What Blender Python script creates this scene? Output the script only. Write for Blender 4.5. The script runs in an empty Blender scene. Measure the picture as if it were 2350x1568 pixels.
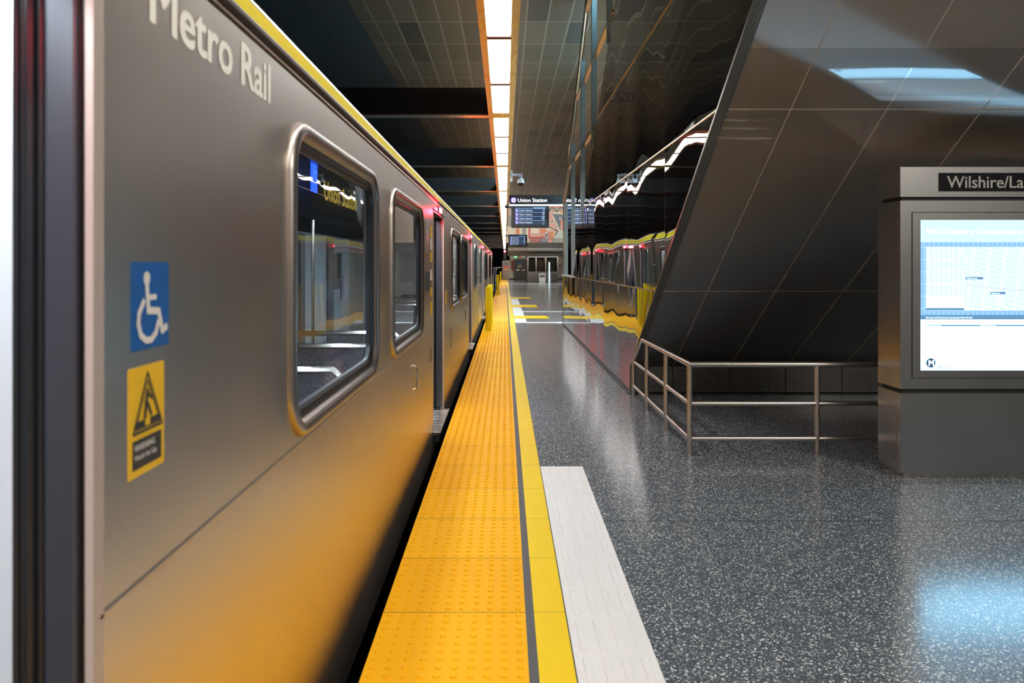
import bpy, bmesh, math, random
from mathutils import Vector, Matrix
random.seed(7)
C = bpy.context.scene.collection
PI = math.pi

# ------------------------------------------------------------------ camera, world, exposure
cam_d = bpy.data.cameras.new('camera')
cam = bpy.data.objects.new('camera', cam_d); C.objects.link(cam)
cam.location = (0, 0, 1.49); cam.rotation_euler = (PI/2, 0, 0)
cam_d.sensor_width = 36; cam_d.lens = 1765/2350*36
cam_d.shift_x = (1175-1159)/2350; cam_d.shift_y = -(784-609)/2350
cam_d.clip_start = 0.05; cam_d.clip_end = 400
cam_d.dof.use_dof = True; cam_d.dof.focus_distance = 8.0; cam_d.dof.aperture_fstop = 4.0
sc = bpy.context.scene
sc.camera = cam
sc.view_settings.view_transform = 'Standard'; sc.view_settings.look = 'None'
sc.view_settings.gamma = 1; sc.view_settings.use_curve_mapping = False
sc.view_settings.exposure = 0.0
w = bpy.data.worlds.new('world'); sc.world = w; w.use_nodes = True
w.node_tree.nodes['Background'].inputs[0].default_value = (0.55, 0.6, 0.7, 1)
w.node_tree.nodes['Background'].inputs[1].default_value = 0.05
sc.cycles.max_bounces = 10; sc.cycles.glossy_bounces = 6; sc.cycles.transparent_max_bounces = 12
sc.cycles.sample_clamp_indirect = 6.0

def area(name, loc, rot, sx, sy, power, col=(1, 1, 1)):
    d = bpy.data.lights.new(name, 'AREA'); d.shape = 'RECTANGLE'; d.size = sx; d.size_y = sy
    d.energy = power; d.color = col
    o = bpy.data.objects.new(name, d); C.objects.link(o); o.location = loc; o.rotation_euler = rot
    return o
# fill lights added high behind the camera to brighten floor and train
area('concourse_fill', (6.3, -3.0, 6.0), (math.radians(20), math.radians(20), 0), 1.6, 4.0, 560, (1.0, 0.95, .88))
area('concourse_fill', (1.2, -4.0, 5.9), (0, 0, 0), 1.2, 4.0, 70, (0.95, 0.97, 1.0))
# upward fill light added over the trough to brighten the ceiling
area('ceiling_fill', (-.05, 40, 3.62), (PI, 0, 0), .2, 96, 200, (1, .90, .74))
# unseen bluish fill added inside the glazed escalator well
area('well_fill', (2.3, 15.0, 6.1), (0, 0, 0), 1.0, 8.0, 1400, (0.66, 0.88, 1.0))
# unseen fills added to brighten the mural and the far lobby
area('mural_fill', (3.0, 53.0, 5.9), (math.radians(55), 0, 0), 8, .6, 380, (1, .95, .88))
area('lobby_fill', (3.0, 71.0, 2.42), (math.radians(40), 0, 0), 6, 1.5, 170, (1, .93, .84))
area('lobby_fill', (3.0, 61.5, 2.6), (math.radians(35), 0, 0), 6, 1.0, 330, (1, .93, .84))

# ------------------------------------------------------------------ node helpers
MATS = {}
def new_mat(name):
    m = bpy.data.materials.new(name); m.use_nodes = True; MATS[name] = m
    return m, m.node_tree, m.node_tree.nodes['Principled BSDF']
def pbr(name, col, rough=.5, metal=0, spec=.5, ior=None, coat=0):
    if name in MATS: return MATS[name]
    m, nt, b = new_mat(name)
    b.inputs['Base Color'].default_value = (*col, 1); b.inputs['Roughness'].default_value = rough
    b.inputs['Metallic'].default_value = metal; b.inputs['Specular IOR Level'].default_value = spec
    if ior: b.inputs['IOR'].default_value = ior
    if coat: b.inputs['Coat Weight'].default_value = coat
    return m
def emit(name, col, s):
    if name in MATS: return MATS[name]
    m, nt, b = new_mat(name)
    b.inputs['Base Color'].default_value = (*[min(1, c)*.3 for c in col], 1)
    b.inputs['Emission Color'].default_value = (*col, 1); b.inputs['Emission Strength'].default_value = s
    b.inputs['Roughness'].default_value = .4
    return m
class G:
    """tiny expression helper for shader graphs"""
    def __init__(s, nt): s.nt = nt
    def n(s, t, **k):
        nd = s.nt.nodes.new(t)
        for a, v in k.items(): setattr(nd, a, v)
        return nd
    def put(s, sock, v):
        if hasattr(v, 'is_linked') or hasattr(v, 'links'): s.nt.links.new(v, sock)
        else: sock.default_value = v
    def m(s, op, a, b=0.0, c=0.0):
        nd = s.n('ShaderNodeMath', operation=op)
        s.put(nd.inputs[0], a); s.put(nd.inputs[1], b); s.put(nd.inputs[2], c)
        return nd.outputs[0]
    def pos(s):
        g = s.n('ShaderNodeNewGeometry'); x = s.n('ShaderNodeSeparateXYZ')
        s.nt.links.new(g.outputs['Position'], x.inputs[0]); return g.outputs['Position'], x.outputs
    def line(s, v, off, sp, wd):       # 1 on a line of width wd every sp
        t = s.m('FRACT', s.m('DIVIDE', s.m('SUBTRACT', v, off - wd/2), sp))
        return s.m('LESS_THAN', t, wd/sp)
    def idx(s, v, off, sp): return s.m('FLOOR', s.m('DIVIDE', s.m('SUBTRACT', v, off), sp))
    def mix(s, f, a, b):
        nd = s.n('ShaderNodeMix', data_type='RGBA'); s.put(nd.inputs[0], f)
        for sk, v in ((nd.inputs[6], a), (nd.inputs[7], b)):
            if isinstance(v, tuple): sk.default_value = (*v, 1)
            else: s.nt.links.new(v, sk)
        return nd.outputs[2]
    def noise(s, vec, scale, detail=2, dim='3D', w=None, rough=.5):
        nd = s.n('ShaderNodeTexNoise', noise_dimensions=dim)
        if vec is not None: s.nt.links.new(vec, nd.inputs['Vector'])
        nd.inputs['Scale'].default_value = scale; nd.inputs['Detail'].default_value = detail
        nd.inputs['Roughness'].default_value = rough
        if w is not None: s.put(nd.inputs['W'], w)
        return nd.outputs[0]
    def comb(s, x, y, z):
        nd = s.n('ShaderNodeCombineXYZ')
        for i, v in enumerate((x, y, z)): s.put(nd.inputs[i], v)
        return nd.outputs[0]
    def bump(s, h, dist, strength=1.0):
        nd = s.n('ShaderNodeBump'); s.put(nd.inputs['Height'], h)
        nd.inputs['Distance'].default_value = dist; nd.inputs['Strength'].default_value = strength
        return nd.outputs[0]
    def ramp(s, v, stops, const=False):
        nd = s.n('ShaderNodeValToRGB'); s.put(nd.inputs[0], v); cr = nd.color_ramp
        if const: cr.interpolation = 'CONSTANT'
        while len(cr.elements) > 1: cr.elements.remove(cr.elements[-1])
        cr.elements[0].position = stops[0][0]; cr.elements[0].color = (*stops[0][1], 1)
        for p, c in stops[1:]:
            e = cr.elements.new(p); e.color = (*c, 1)
        return nd.outputs[0]

def mat_terrazzo():
    m, nt, b = new_mat('terrazzo'); g = G(nt); p, x = g.pos()
    def chips(scale, thr):
        v = g.n('ShaderNodeTexVoronoi'); nt.links.new(p, v.inputs['Vector']); v.inputs['Scale'].default_value = scale
        sep = g.n('ShaderNodeSeparateColor'); nt.links.new(v.outputs['Color'], sep.inputs[0])
        size = g.m('MULTIPLY_ADD', sep.outputs[1], .32, .20)
        inside = g.m('LESS_THAN', v.outputs['Distance'], size)
        pick = g.m('LESS_THAN', sep.outputs[0], thr)
        return g.m('MULTIPLY', inside, pick), sep.outputs[2]
    c1, r1 = chips(105, .74); c2, r2 = chips(230, .62)
    big = g.noise(p, 1.3, 2)
    base = g.mix(big, (.066, .088, .106), (.092, .115, .132))
    light = g.ramp(r1, [(0, (.20, .22, .23)), (.45, (.50, .53, .54)), (.85, (.92, .92, .89))])
    col = g.mix(c2, base, g.ramp(r2, [(0, (.06, .07, .08)), (.7, (.22, .245, .26)), (1, (.7, .7, .7))]))
    col = g.mix(c1, col, light)
    # joints between slabs
    j = g.m('MAXIMUM', g.line(x[1], 4.48, 6.2, .008), g.line(x[0], 5.2, 6.2, .008))
    col = g.mix(j, col, (.012, .014, .016))
    nt.links.new(col, b.inputs['Base Color'])
    b.inputs['Roughness'].default_value = .18; b.inputs['IOR'].default_value = 1.40
    h = g.noise(p, 2.5, 2)
    nt.links.new(g.bump(h, .0009), b.inputs['Normal'])
    return m
def mat_ceiling():
    m, nt, b = new_mat('ceiling_tile'); g = G(nt); p, x = g.pos()
    lx = g.line(x[0], -.012, .427, .034); ly = g.line(x[1], 15.2, 1.517, .036)
    slot = g.line(x[0], -.012, .427, .006)
    l = g.m('MAXIMUM', lx, ly)
    wn = g.n('ShaderNodeTexWhiteNoise', noise_dimensions='3D')
    nt.links.new(g.comb(g.idx(x[0], -.012, .427), g.idx(x[1], 15.2, 1.517), 1.0), wn.inputs['Vector'])
    fine = g.line(x[1], 0, .05, .018)
    tile = g.ramp(wn.outputs[0], [(0, (.13, .11, .085)), (.1, (.20, .165, .12)), (.85, (.24, .20, .145)), (.97, (.12, .115, .105))])
    tile = g.mix(g.m('MULTIPLY', fine, .25), tile, (.08, .07, .05))
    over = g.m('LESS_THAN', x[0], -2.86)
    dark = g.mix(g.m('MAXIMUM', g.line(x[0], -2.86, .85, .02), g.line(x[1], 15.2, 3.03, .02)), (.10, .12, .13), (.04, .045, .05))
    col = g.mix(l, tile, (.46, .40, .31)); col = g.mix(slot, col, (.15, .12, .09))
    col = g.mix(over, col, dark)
    nt.links.new(col, b.inputs['Base Color']); b.inputs['Roughness'].default_value = .45
    return m
def mat_granite():
    m, nt, b = new_mat('black_granite'); g = G(nt); p, x = g.pos()
    v = g.n('ShaderNodeTexVoronoi'); nt.links.new(p, v.inputs['Vector']); v.inputs['Scale'].default_value = 95
    sep = g.n('ShaderNodeSeparateColor'); nt.links.new(v.outputs['Color'], sep.inputs[0])
    spk = g.m('MULTIPLY', g.m('LESS_THAN', v.outputs['Distance'], .22), g.m('LESS_THAN', sep.outputs[0], .16))
    base = g.mix(g.noise(p, 60, 3), (.020, .018, .015), (.055, .050, .042))
    col = g.mix(spk, base, (.34, .31, .27))
    # joints: across at given heights, up the slope at given x
    j = g.line(x[0], 1.942, .6525, .010)
    for h in (1.24, 2.55, 3.86): j = g.m('MAXIMUM', j, g.m('LESS_THAN', g.m('ABSOLUTE', g.m('SUBTRACT', x[2], h)), .004))
    col = g.mix(j, col, (.55, .48, .40))
    nt.links.new(col, b.inputs['Base Color'])
    b.inputs['Roughness'].default_value = .035; b.inputs['IOR'].default_value = 2.4
    row = g.m('GREATER_THAN', x[2], 2.55)
    wv = g.noise(g.comb(x[0], g.m('MULTIPLY', x[1], .6), x[2]), 1.1, 1, dim='4D', w=g.m('MULTIPLY', row, 5.0))
    nb = g.bump(wv, .004)
    nt.links.new(nb, b.inputs['Normal'])
    # honed finish: a second, directional sheen under the polish
    an = g.n('ShaderNodeBsdfAnisotropic'); an.inputs['Roughness'].default_value = .37; an.inputs['Anisotropy'].default_value = .93
    an.inputs['Color'].default_value = (.97, .95, .92, 1)
    nt.links.new(g.comb(0.0, -.854, .520), an.inputs['Tangent'])
    mx = g.n('ShaderNodeMixShader'); g.put(mx.inputs[0], g.m('MULTIPLY', g.m('MULTIPLY_ADD', g.m('GREATER_THAN', x[2], 2.835), .22, .46), g.m('SUBTRACT', 1.0, j)))
    nt.links.new(b.outputs[0], mx.inputs[1]); nt.links.new(an.outputs[0], mx.inputs[2])
    nt.links.new(mx.outputs[0], nt.nodes['Material Output'].inputs[0])
    return m
def mat_mirror_glass():
    m, nt, b = new_mat('mirror_black_glass'); g = G(nt); p, x = g.pos()
    pan = g.idx(x[1], 4.83, 2.15)
    r = g.m('ADD', g.m('GREATER_THAN', x[2], 1.24), g.m('ADD', g.m('GREATER_THAN', x[2], 2.55), g.m('GREATER_THAN', x[2], 3.8)))
    wv = g.m('ADD', g.m('MULTIPLY', pan, 3.7), g.m('MULTIPLY', r, 1.3))
    n1 = g.noise(g.comb(x[0], g.m('MULTIPLY', x[1], .9), g.m('MULTIPLY', x[2], .5)), .75, .5, dim='4D', w=wv)
    seam = g.m('MULTIPLY', g.line(x[1], 4.83, 2.15, .012), g.m('LESS_THAN', x[2], 2.55))
    col = g.mix(seam, (.010, .009, .008), (.16, .14, .12))
    nt.links.new(col, b.inputs['Base Color'])
    b.inputs['Roughness'].default_value = .3; b.inputs['Specular IOR Level'].default_value = 0
    nb = g.bump(n1, .036)
    gl = g.n('ShaderNodeBsdfGlossy'); gl.inputs['Roughness'].default_value = .012; nt.links.new(nb, gl.inputs['Normal'])
    lw = g.n('ShaderNodeLayerWeight'); lw.inputs['Blend'].default_value = .5; nt.links.new(nb, lw.inputs['Normal'])
    f = g.m('MULTIPLY_ADD', g.m('POWER', lw.outputs['Facing'], 3.2), .93, .035)     # coated glass: mirror-like at a grazing view
    mx = g.n('ShaderNodeMixShader'); nt.links.new(f, mx.inputs[0]); nt.links.new(b.outputs[0], mx.inputs[1]); nt.links.new(gl.outputs[0], mx.inputs[2])
    nt.links.new(mx.outputs[0], nt.nodes['Material Output'].inputs[0])
    return m
def mat_steel(name, col, rough, axis=0, amp=.0004, wave=0, rv=.06):
    m, nt, b = new_mat(name); g = G(nt); p, x = g.pos()
    sc3 = [(1, .02, 1), (1, 1, .02), (.02, 1, 1)][axis]   # brushed along y / z / x
    v = g.comb(*[g.m('MULTIPLY', x[i], sc3[i]) for i in range(3)])
    nz = g.noise(v, 260, 2)
    sm = g.noise(p, 2.2, 3)
    nt.links.new(g.m('ADD', g.m('MULTIPLY', g.m('ADD', nz, sm), rv), rough - rv), b.inputs['Roughness'])
    nt.links.new(g.mix(sm, tuple(c*.86 for c in col), col), b.inputs['Base Color'])
    b.inputs['Metallic'].default_value = 1
    if wave:
        nt.links.new(g.bump(g.noise(g.comb(x[0], x[1], g.m('MULTIPLY', x[2], .35)), 1.0, 1.5), wave), b.inputs['Normal'])
    return m
def mat_tactile():
    m, nt, b = new_mat('tactile_yellow'); g = G(nt); p, x = g.pos()
    j = g.line(x[1], 2.6902, .61, .006)
    tint = g.n('ShaderNodeTexWhiteNoise', noise_dimensions='1D'); g.put(tint.inputs['W'], g.idx(x[1], 2.6902, .61))
    c = g.mix(tint.outputs[0], (.95, .46, .006), (1.0, .51, .010))
    st = g.ramp(g.noise(p, 7, 4, rough=.7), [(.66, (0, 0, 0)), (.80, (1, 1, 1))])
    c = g.mix(g.m('MULTIPLY', st, .22), c, (.45, .28, .04))
    c = g.mix(j, c, (.30, .17, .02))
    nt.links.new(c, b.inputs['Base Color']); b.inputs['Roughness'].default_value = .5; b.inputs['Specular IOR Level'].default_value = .05
    return m
def mat_paint(name, c1, c2, rough=.4, joint=None):
    m, nt, b = new_mat(name); g = G(nt); p, x = g.pos()
    c = g.mix(g.noise(p, 4, 3), c1, c2)
    if joint: c = g.mix(g.line(x[1], joint, .61, .005), c, tuple(v*.45 for v in c1))
    nt.links.new(c, b.inputs['Base Color']); b.inputs['Roughness'].default_value = rough; b.inputs['Specular IOR Level'].default_value = .15
    return m
def mat_glass(name, tint, ior, rough=0.0, rc=(1, 1, 1)):
    m, nt, b = new_mat(name); g = G(nt)
    nt.nodes.remove(b)
    f = g.n('ShaderNodeFresnel'); f.inputs[0].default_value = ior
    t = g.n('ShaderNodeBsdfTransparent'); t.inputs[0].default_value = (*tint, 1)
    gl = g.n('ShaderNodeBsdfGlossy'); gl.inputs['Roughness'].default_value = rough; gl.inputs[0].default_value = (*rc, 1)
    mx = g.n('ShaderNodeMixShader'); nt.links.new(f.outputs[0], mx.inputs[0])
    nt.links.new(t.outputs[0], mx.inputs[1]); nt.links.new(gl.outputs[0], mx.inputs[2])
    nt.links.new(mx.outputs[0], nt.nodes['Material Output'].inputs[0])
    return m
def mat_tilewall(name, c1, c2, sx, sz, lw=.02):
    m, nt, b = new_mat(name); g = G(nt); p, x = g.pos()
    l = g.m('MAXIMUM', g.line(x[0], 0, sx, lw), g.line(x[2], 0, sz, lw))
    nt.links.new(g.mix(l, g.mix(g.noise(p, 3, 3), c1, tuple(v*1.15 for v in c1)), c2), b.inputs['Base Color'])
    b.inputs['Roughness'].default_value = .5
    return m
def mat_map():
    """street grid of the lit map: fine street lines over pale blocks"""
    m, nt, b = new_mat('map_streets'); g = G(nt); p, x = g.pos()
    l = g.m('MAXIMUM', g.line(x[0], 0, .034, .009), g.line(x[2], 0, .085, .009))
    d = g.m('ADD', g.m('MULTIPLY', x[0], .28), x[2])
    l2 = g.m('MAXIMUM', g.line(d, 0, .034, .006), g.line(g.m('SUBTRACT', x[0], g.m('MULTIPLY', x[2], .12)), 0, .11, .007))
    side = g.m('GREATER_THAN', g.m('ADD', x[0], g.m('MULTIPLY', x[2], .25)), 3.56)
    l = g.m('ADD', g.m('MULTIPLY', l, g.m('SUBTRACT', 1.0, side)), g.m('MULTIPLY', l2, side))
    dg = g.line(g.m('ADD', x[0], g.m('MULTIPLY', x[2], .8)), .1, .62, .012)
    l = g.m('MAXIMUM', l, dg)
    lo = g.mix(g.noise(p, 3, 2), (.175, .235, .29), (.20, .255, .30))
    col = g.mix(l, lo, (.26, .29, .32))
    nt.links.new(col, b.inputs['Emission Color']); b.inputs['Emission Strength'].default_value = 3.8
    b.inputs['Base Color'].default_value = (.2, .2, .2, 1)
    return m
def mat_mapblue():
    m, nt, b = new_mat('map_margin_blue'); g = G(nt); p, x = g.pos()
    l = g.m('MAXIMUM', g.line(x[0], 0, .034, .007), g.line(x[2], 0, .085, .007))
    nt.links.new(g.mix(l, (.10, .22, .36), (.15, .29, .44)), b.inputs['Emission Color'])
    b.inputs['Emission Strength'].default_value = 2.6; b.inputs['Base Color'].default_value = (.1, .1, .1, 1)
    return m
def mat_hazard():
    m, nt, b = new_mat('hazard_stripe'); g = G(nt); p, x = g.pos()
    l = g.line(g.m('ADD', x[1], x[2]), 0, .07, .035)
    nt.links.new(g.mix(l, (.75, .6, .05), (.02, .02, .02)), b.inputs['Base Color'])
    return m
def mat_seat():
    m, nt, b = new_mat('seat_fabric'); g = G(nt); p, x = g.pos()
    v = g.n('ShaderNodeTexVoronoi'); nt.links.new(p, v.inputs['Vector']); v.inputs['Scale'].default_value = 180
    nt.links.new(g.mix(g.m('LESS_THAN', v.outputs['Distance'], .3), (.05, .05, .07), (.22, .21, .26)), b.inputs['Base Color'])
    b.inputs['Roughness'].default_value = .7
    return m
def mat_diffuser():
    m, nt, b = new_mat('light_diffuser'); g = G(nt); p, x = g.pos()
    rib = g.line(x[1], 0, .06, .02)
    t = g.m('FRACT', g.m('DIVIDE', g.m('SUBTRACT', x[1], 9.75), 1.66))
    e = g.m('MULTIPLY', g.m('MULTIPLY', t, g.m('SUBTRACT', 1.0, t)), 4.0)   # tubes sit mid-panel: ends are dimmer
    e = g.m('POWER', e, .8)
    s = g.m('MULTIPLY', e, g.m('SUBTRACT', 1.0, g.m('MULTIPLY', rib, .22)))
    nt.links.new(g.m('MULTIPLY_ADD', s, LSTR, LSTR*.12), b.inputs['Emission Strength'])
    b.inputs['Emission Color'].default_value = (1, .98, .96, 1)
    b.inputs['Base Color'].default_value = (.4, .4, .4, 1)
    return m
LSTR = 20.0
TERR = mat_terrazzo(); CEIL = mat_ceiling(); GRAN = mat_granite(); MIRR = mat_mirror_glass()
CARS = mat_steel('car_side_steel', (.80, .70, .60), .33, axis=0, wave=.004, rv=.05)
STEEL = mat_steel('brushed_steel', (.62, .58, .53), .24, axis=1)
KSTEEL = mat_steel('kiosk_steel', (.42, .41, .39), .36, axis=2, wave=.002)
KMIRR = mat_steel('kiosk_polished_steel', (.66, .60, .54), .22, axis=2, wave=.003, rv=.03)
RAILM = mat_steel('rail_steel', (.60, .55, .50), .33, axis=2)
TACT = mat_tactile()
YPAINT = mat_paint('edge_yellow_paint', (.92, .62, .002), (.97, .68, .004), .5, joint=2.6902)
YROOF = pbr('roof_yellow', (.60, .46, .003), .7, spec=.1)
WHITE = mat_paint('tactile_white', (.82, .815, .79), (.88, .875, .85), .6)
GREYJ = mat_paint('grey_joint', (.10, .10, .105), (.14, .14, .14), .6)
DARKJ = pbr('dark_joint', (.04, .04, .05), .6)
BLACK = pbr('matte_black', (.008, .008, .009), .6)
GBLACK = pbr('gloss_black', (.01, .011, .013), .15)
RUB = pbr('rubber_black', (.012, .013, .016), .32)
DOORE = pbr('door_edge_grey', (.055, .058, .072), .35, metal=.3)
CONC = mat_paint('dark_concrete', (.03, .03, .03), (.05, .048, .045), .8)
BEAMM = pbr('beam_black', (.010, .011, .012), .5)
DIFF = mat_diffuser()
WGLASS = mat_glass('window_glass', (.72, .80, .86), 1.55, 0.0)
CGLASS = mat_glass('curtain_glass', (.80, .92, .96), 1.42, 0.0)
TEAL = mat_paint('well_wall_teal', (.16, .25, .28), (.20, .30, .33), .5)
MULL = pbr('mullion_steel', (.32, .50, .57), .3, metal=.3)
FRAMS = mat_steel('window_frame_steel', (.42, .37, .33), .36, axis=0)
TRIM = mat_steel('trim_bronze', (.62, .47, .34), .25, axis=0)
LETT = pbr('letter_cream', (.95, .92, .80), .6)
LETW = emit('lit_letter_white', (1, 1, 1), 1.6)
BLUE = pbr('sticker_blue', (.005, .10, .36), .4)
YSTK = pbr('sticker_yellow', (.85, .52, .01), .4)
DKST = pbr('sticker_dark', (.03, .03, .03), .5)
STWH = pbr('sticker_white', (.75, .72, .66), .5)
RED = emit('door_lamp_red', (1, .012, .03), 150)
PURP = emit('line_bullet_purple', (.36, .25, .85), 1.1)
SCR_W = emit('screen_white', (.33, .70, 1.0), 8.0)
SCR_H = emit('screen_header', (.19, .26, .32), 3.8)
SCR_B = emit('screen_blue', (.13, .33, .55), .9)
SCR_LET = emit('screen_letter', (.7, .9, 1), 2.0)
DISP = emit('display_navy', (.02, .035, .08), .9)
DISPL = emit('display_lines', (.25, .5, .9), 1.1)
DISPT = emit('display_text', (.75, .85, 1.0), 1.2)
SEAT = mat_seat(); HAZ = mat_hazard()
INTW = mat_paint('interior_panel', (.46, .56, .62), (.50, .60, .66), .35)
INTD = pbr('interior_dark', (.05, .055, .06), .5)
INTF = pbr('interior_floor', (.09, .10, .12), .4)
INTL = emit('interior_light', (.84, .93, 1.0), 24.0)
BOLL = mat_paint('bollard_yellow', (.85, .58, .01), (.90, .63, .012), .35)

# ------------------------------------------------------------------ mesh builder
ORG = {}
class MB:
    def __init__(s): s.v = []; s.f = []; s.mi = []; s.cur = 0; s.st = []
    def add(s, vs, fs):
        o = len(s.v); s.st.append((o, len(s.f))); s.v += [Vector(a) for a in vs]
        for f in fs: s.f.append(tuple(i+o for i in f)); s.mi.append(s.cur)
        return s
    def box(s, x0, x1, y0, y1, z0, z1):
        return s.add([(x, y, z) for x in (x0, x1) for y in (y0, y1) for z in (z0, z1)],
                     [(0, 1, 3, 2), (4, 6, 7, 5), (0, 4, 5, 1), (2, 3, 7, 6), (0, 2, 6, 4), (1, 5, 7, 3)])
    def bbox(s, x0, x1, y0, y1, z0, z1, r):   # box with chamfered edges
        bm = bmesh.new(); bmesh.ops.create_cube(bm, size=1)
        for v in bm.verts: v.co = ((x0+x1)/2 + v.co.x*(x1-x0), (y0+y1)/2 + v.co.y*(y1-y0), (z0+z1)/2 + v.co.z*(z1-z0))
        bmesh.ops.bevel(bm, geom=bm.edges[:], offset=r, segments=2, affect='EDGES')
        s.bm(bm); return s
    def bm(s, bm):
        bm.verts.index_update()
        s.add([v.co.copy() for v in bm.verts], [[v.index for v in f.verts] for f in bm.faces]); bm.free()
    def tube(s, pts, r, n=10, caps=True):
        pts = [Vector(p) for p in pts]; rings = []
        for i, p in enumerate(pts):
            t = ((pts[i]-pts[i-1]).normalized() if i else Vector()) + ((pts[i+1]-pts[i]).normalized() if i < len(pts)-1 else Vector())
            t.normalize()
            a = t.cross(Vector((0, 0, 1)))
            if a.length < .05: a = t.cross(Vector((0, 1, 0)))
            a.normalize(); b = t.cross(a)
            k = 1
            if 0 < i < len(pts)-1:
                k = 1/max(.35, t.dot((pts[i+1]-pts[i]).normalized()))
            d = (pts[min(i+1, len(pts)-1)]-pts[max(i-1, 0)])
            rings.append([p + (a*math.cos(q)+b*math.sin(q))*r for q in [2*PI*j/n for j in range(n)]])
        vs = [v for rg in rings for v in rg]; fs = []
        for i in range(len(rings)-1):
            for j in range(n):
                fs.append((i*n+j, i*n+(j+1) % n, (i+1)*n+(j+1) % n, (i+1)*n+j))
        if caps: fs.append(tuple(range(n))[::-1]); fs.append(tuple((len(rings)-1)*n+j for j in range(n)))
        return s.add(vs, fs)
    def loops(s, lps, close=True):
        n = len(lps[0]); vs = [v for l in lps for v in l]; fs = []
        for i in range(len(lps)-1):
            for j in range(n if close else n-1):
                fs.append((i*n+j, i*n+(j+1) % n, (i+1)*n+(j+1) % n, (i+1)*n+j))
        return s.add(vs, fs)
    def prism(s, poly, fn, a, b):     # poly of (u,v), fn(u,v,t)->xyz, from t=a to t=b
        n = len(poly); vs = [fn(u, v, a) for u, v in poly] + [fn(u, v, b) for u, v in poly]
        fs = [tuple(range(n))[::-1], tuple(range(n, 2*n))] + [(i, (i+1) % n, n+(i+1) % n, n+i) for i in range(n)]
        return s.add(vs, fs)
    def disc(s, c, r, ax, h, n=24, r2=None):   # short cylinder, axis ax in 0,1,2
        r2 = r if r2 is None else r2
        def P(q, rr, t):
            o = [0, 0, 0]; o[ax] = t; o[(ax+1) % 3] = rr*math.cos(q); o[(ax+2) % 3] = rr*math.sin(q); return Vector(c)+Vector(o)
        vs = [P(2*PI*i/n, r, 0) for i in range(n)] + [P(2*PI*i/n, r2, h) for i in range(n)]
        return s.add(vs, [tuple(range(n))[::-1], tuple(range(n, 2*n))] + [(i, (i+1) % n, n+(i+1) % n, n+i) for i in range(n)])
    def sphere(s, c, r, zs=1.0, seg=16, rg=10):
        bm = bmesh.new(); bmesh.ops.create_uvsphere(bm, u_segments=seg, v_segments=rg, radius=r)
        for v in bm.verts: v.co = Vector(c) + Vector((v.co.x, v.co.y, v.co.z*zs))
        s.bm(bm); return s
    def each(s, name, mat, parent=None, smooth=False, bevel=0):   # every added shape becomes an object of its own
        out = []
        for i, (vo, fo) in enumerate(s.st):
            ve, fe = s.st[i+1] if i+1 < len(s.st) else (len(s.v), len(s.f))
            p = MB(); p.add(s.v[vo:ve], [tuple(k-vo for k in f) for f in s.f[fo:fe]])
            out.append(p.build(name, mat, parent, smooth, bevel))
        return out
    def build(s, name, mat, parent=None, smooth=False, bevel=0):
        lo = Vector([min(v[i] for v in s.v) for i in range(3)]); hi = Vector([max(v[i] for v in s.v) for i in range(3)])
        org = Vector(((lo.x+hi.x)/2, (lo.y+hi.y)/2, lo.z))
        me = bpy.data.meshes.new(name)
        me.from_pydata([v-org for v in s.v], [], s.f)
        mats = mat if isinstance(mat, (list, tuple)) else [mat]
        for m_ in mats: me.materials.append(m_)
        if len(mats) > 1: me.polygons.foreach_set('material_index', s.mi)
        bm = bmesh.new(); bm.from_mesh(me); bmesh.ops.recalc_face_normals(bm, faces=bm.faces); bm.to_mesh(me); bm.free()
        if smooth:
            me.polygons.foreach_set('use_smooth', [True]*len(me.polygons))
            me.set_sharp_from_angle(angle=math.radians(40))
        me.update()
        o = bpy.data.objects.new(name, me); C.objects.link(o)
        if parent is not None: o.parent = parent; o.location = org - ORG[parent]
        else: o.location = org
        ORG[o] = org
        if bevel:
            md = o.modifiers.new('bevel', 'BEVEL'); md.width = bevel; md.segments = 2; md.limit_method = 'ANGLE'
        return o
def tag(o, label, cat, group=None, kind=None):
    o['label'] = label; o['category'] = cat
    if group: o['group'] = group
    if kind: o['kind'] = kind
    return o
def thing(name, loc, label, cat, group=None):
    o = bpy.data.objects.new(name, None); C.objects.link(o); o.location = loc; ORG[o] = Vector(loc)
    o.empty_display_size = .1
    return tag(o, label, cat, group)
def struct(o): o['kind'] = 'structure'; return o
def copy_tree(o, parent=None, shift=None):
    c = o.copy(); C.objects.link(c)
    if parent is not None: c.parent = parent
    if shift is not None: c.location = o.location + Vector(shift)
    for ch in list(o.children): copy_tree(ch, c)
    return c
def at(x, y, Y):                     # photo pixel at distance Y -> metres
    return Vector(((x-1159)*Y/1765, Y, 1.49-(y-609)*Y/1765))

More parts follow.
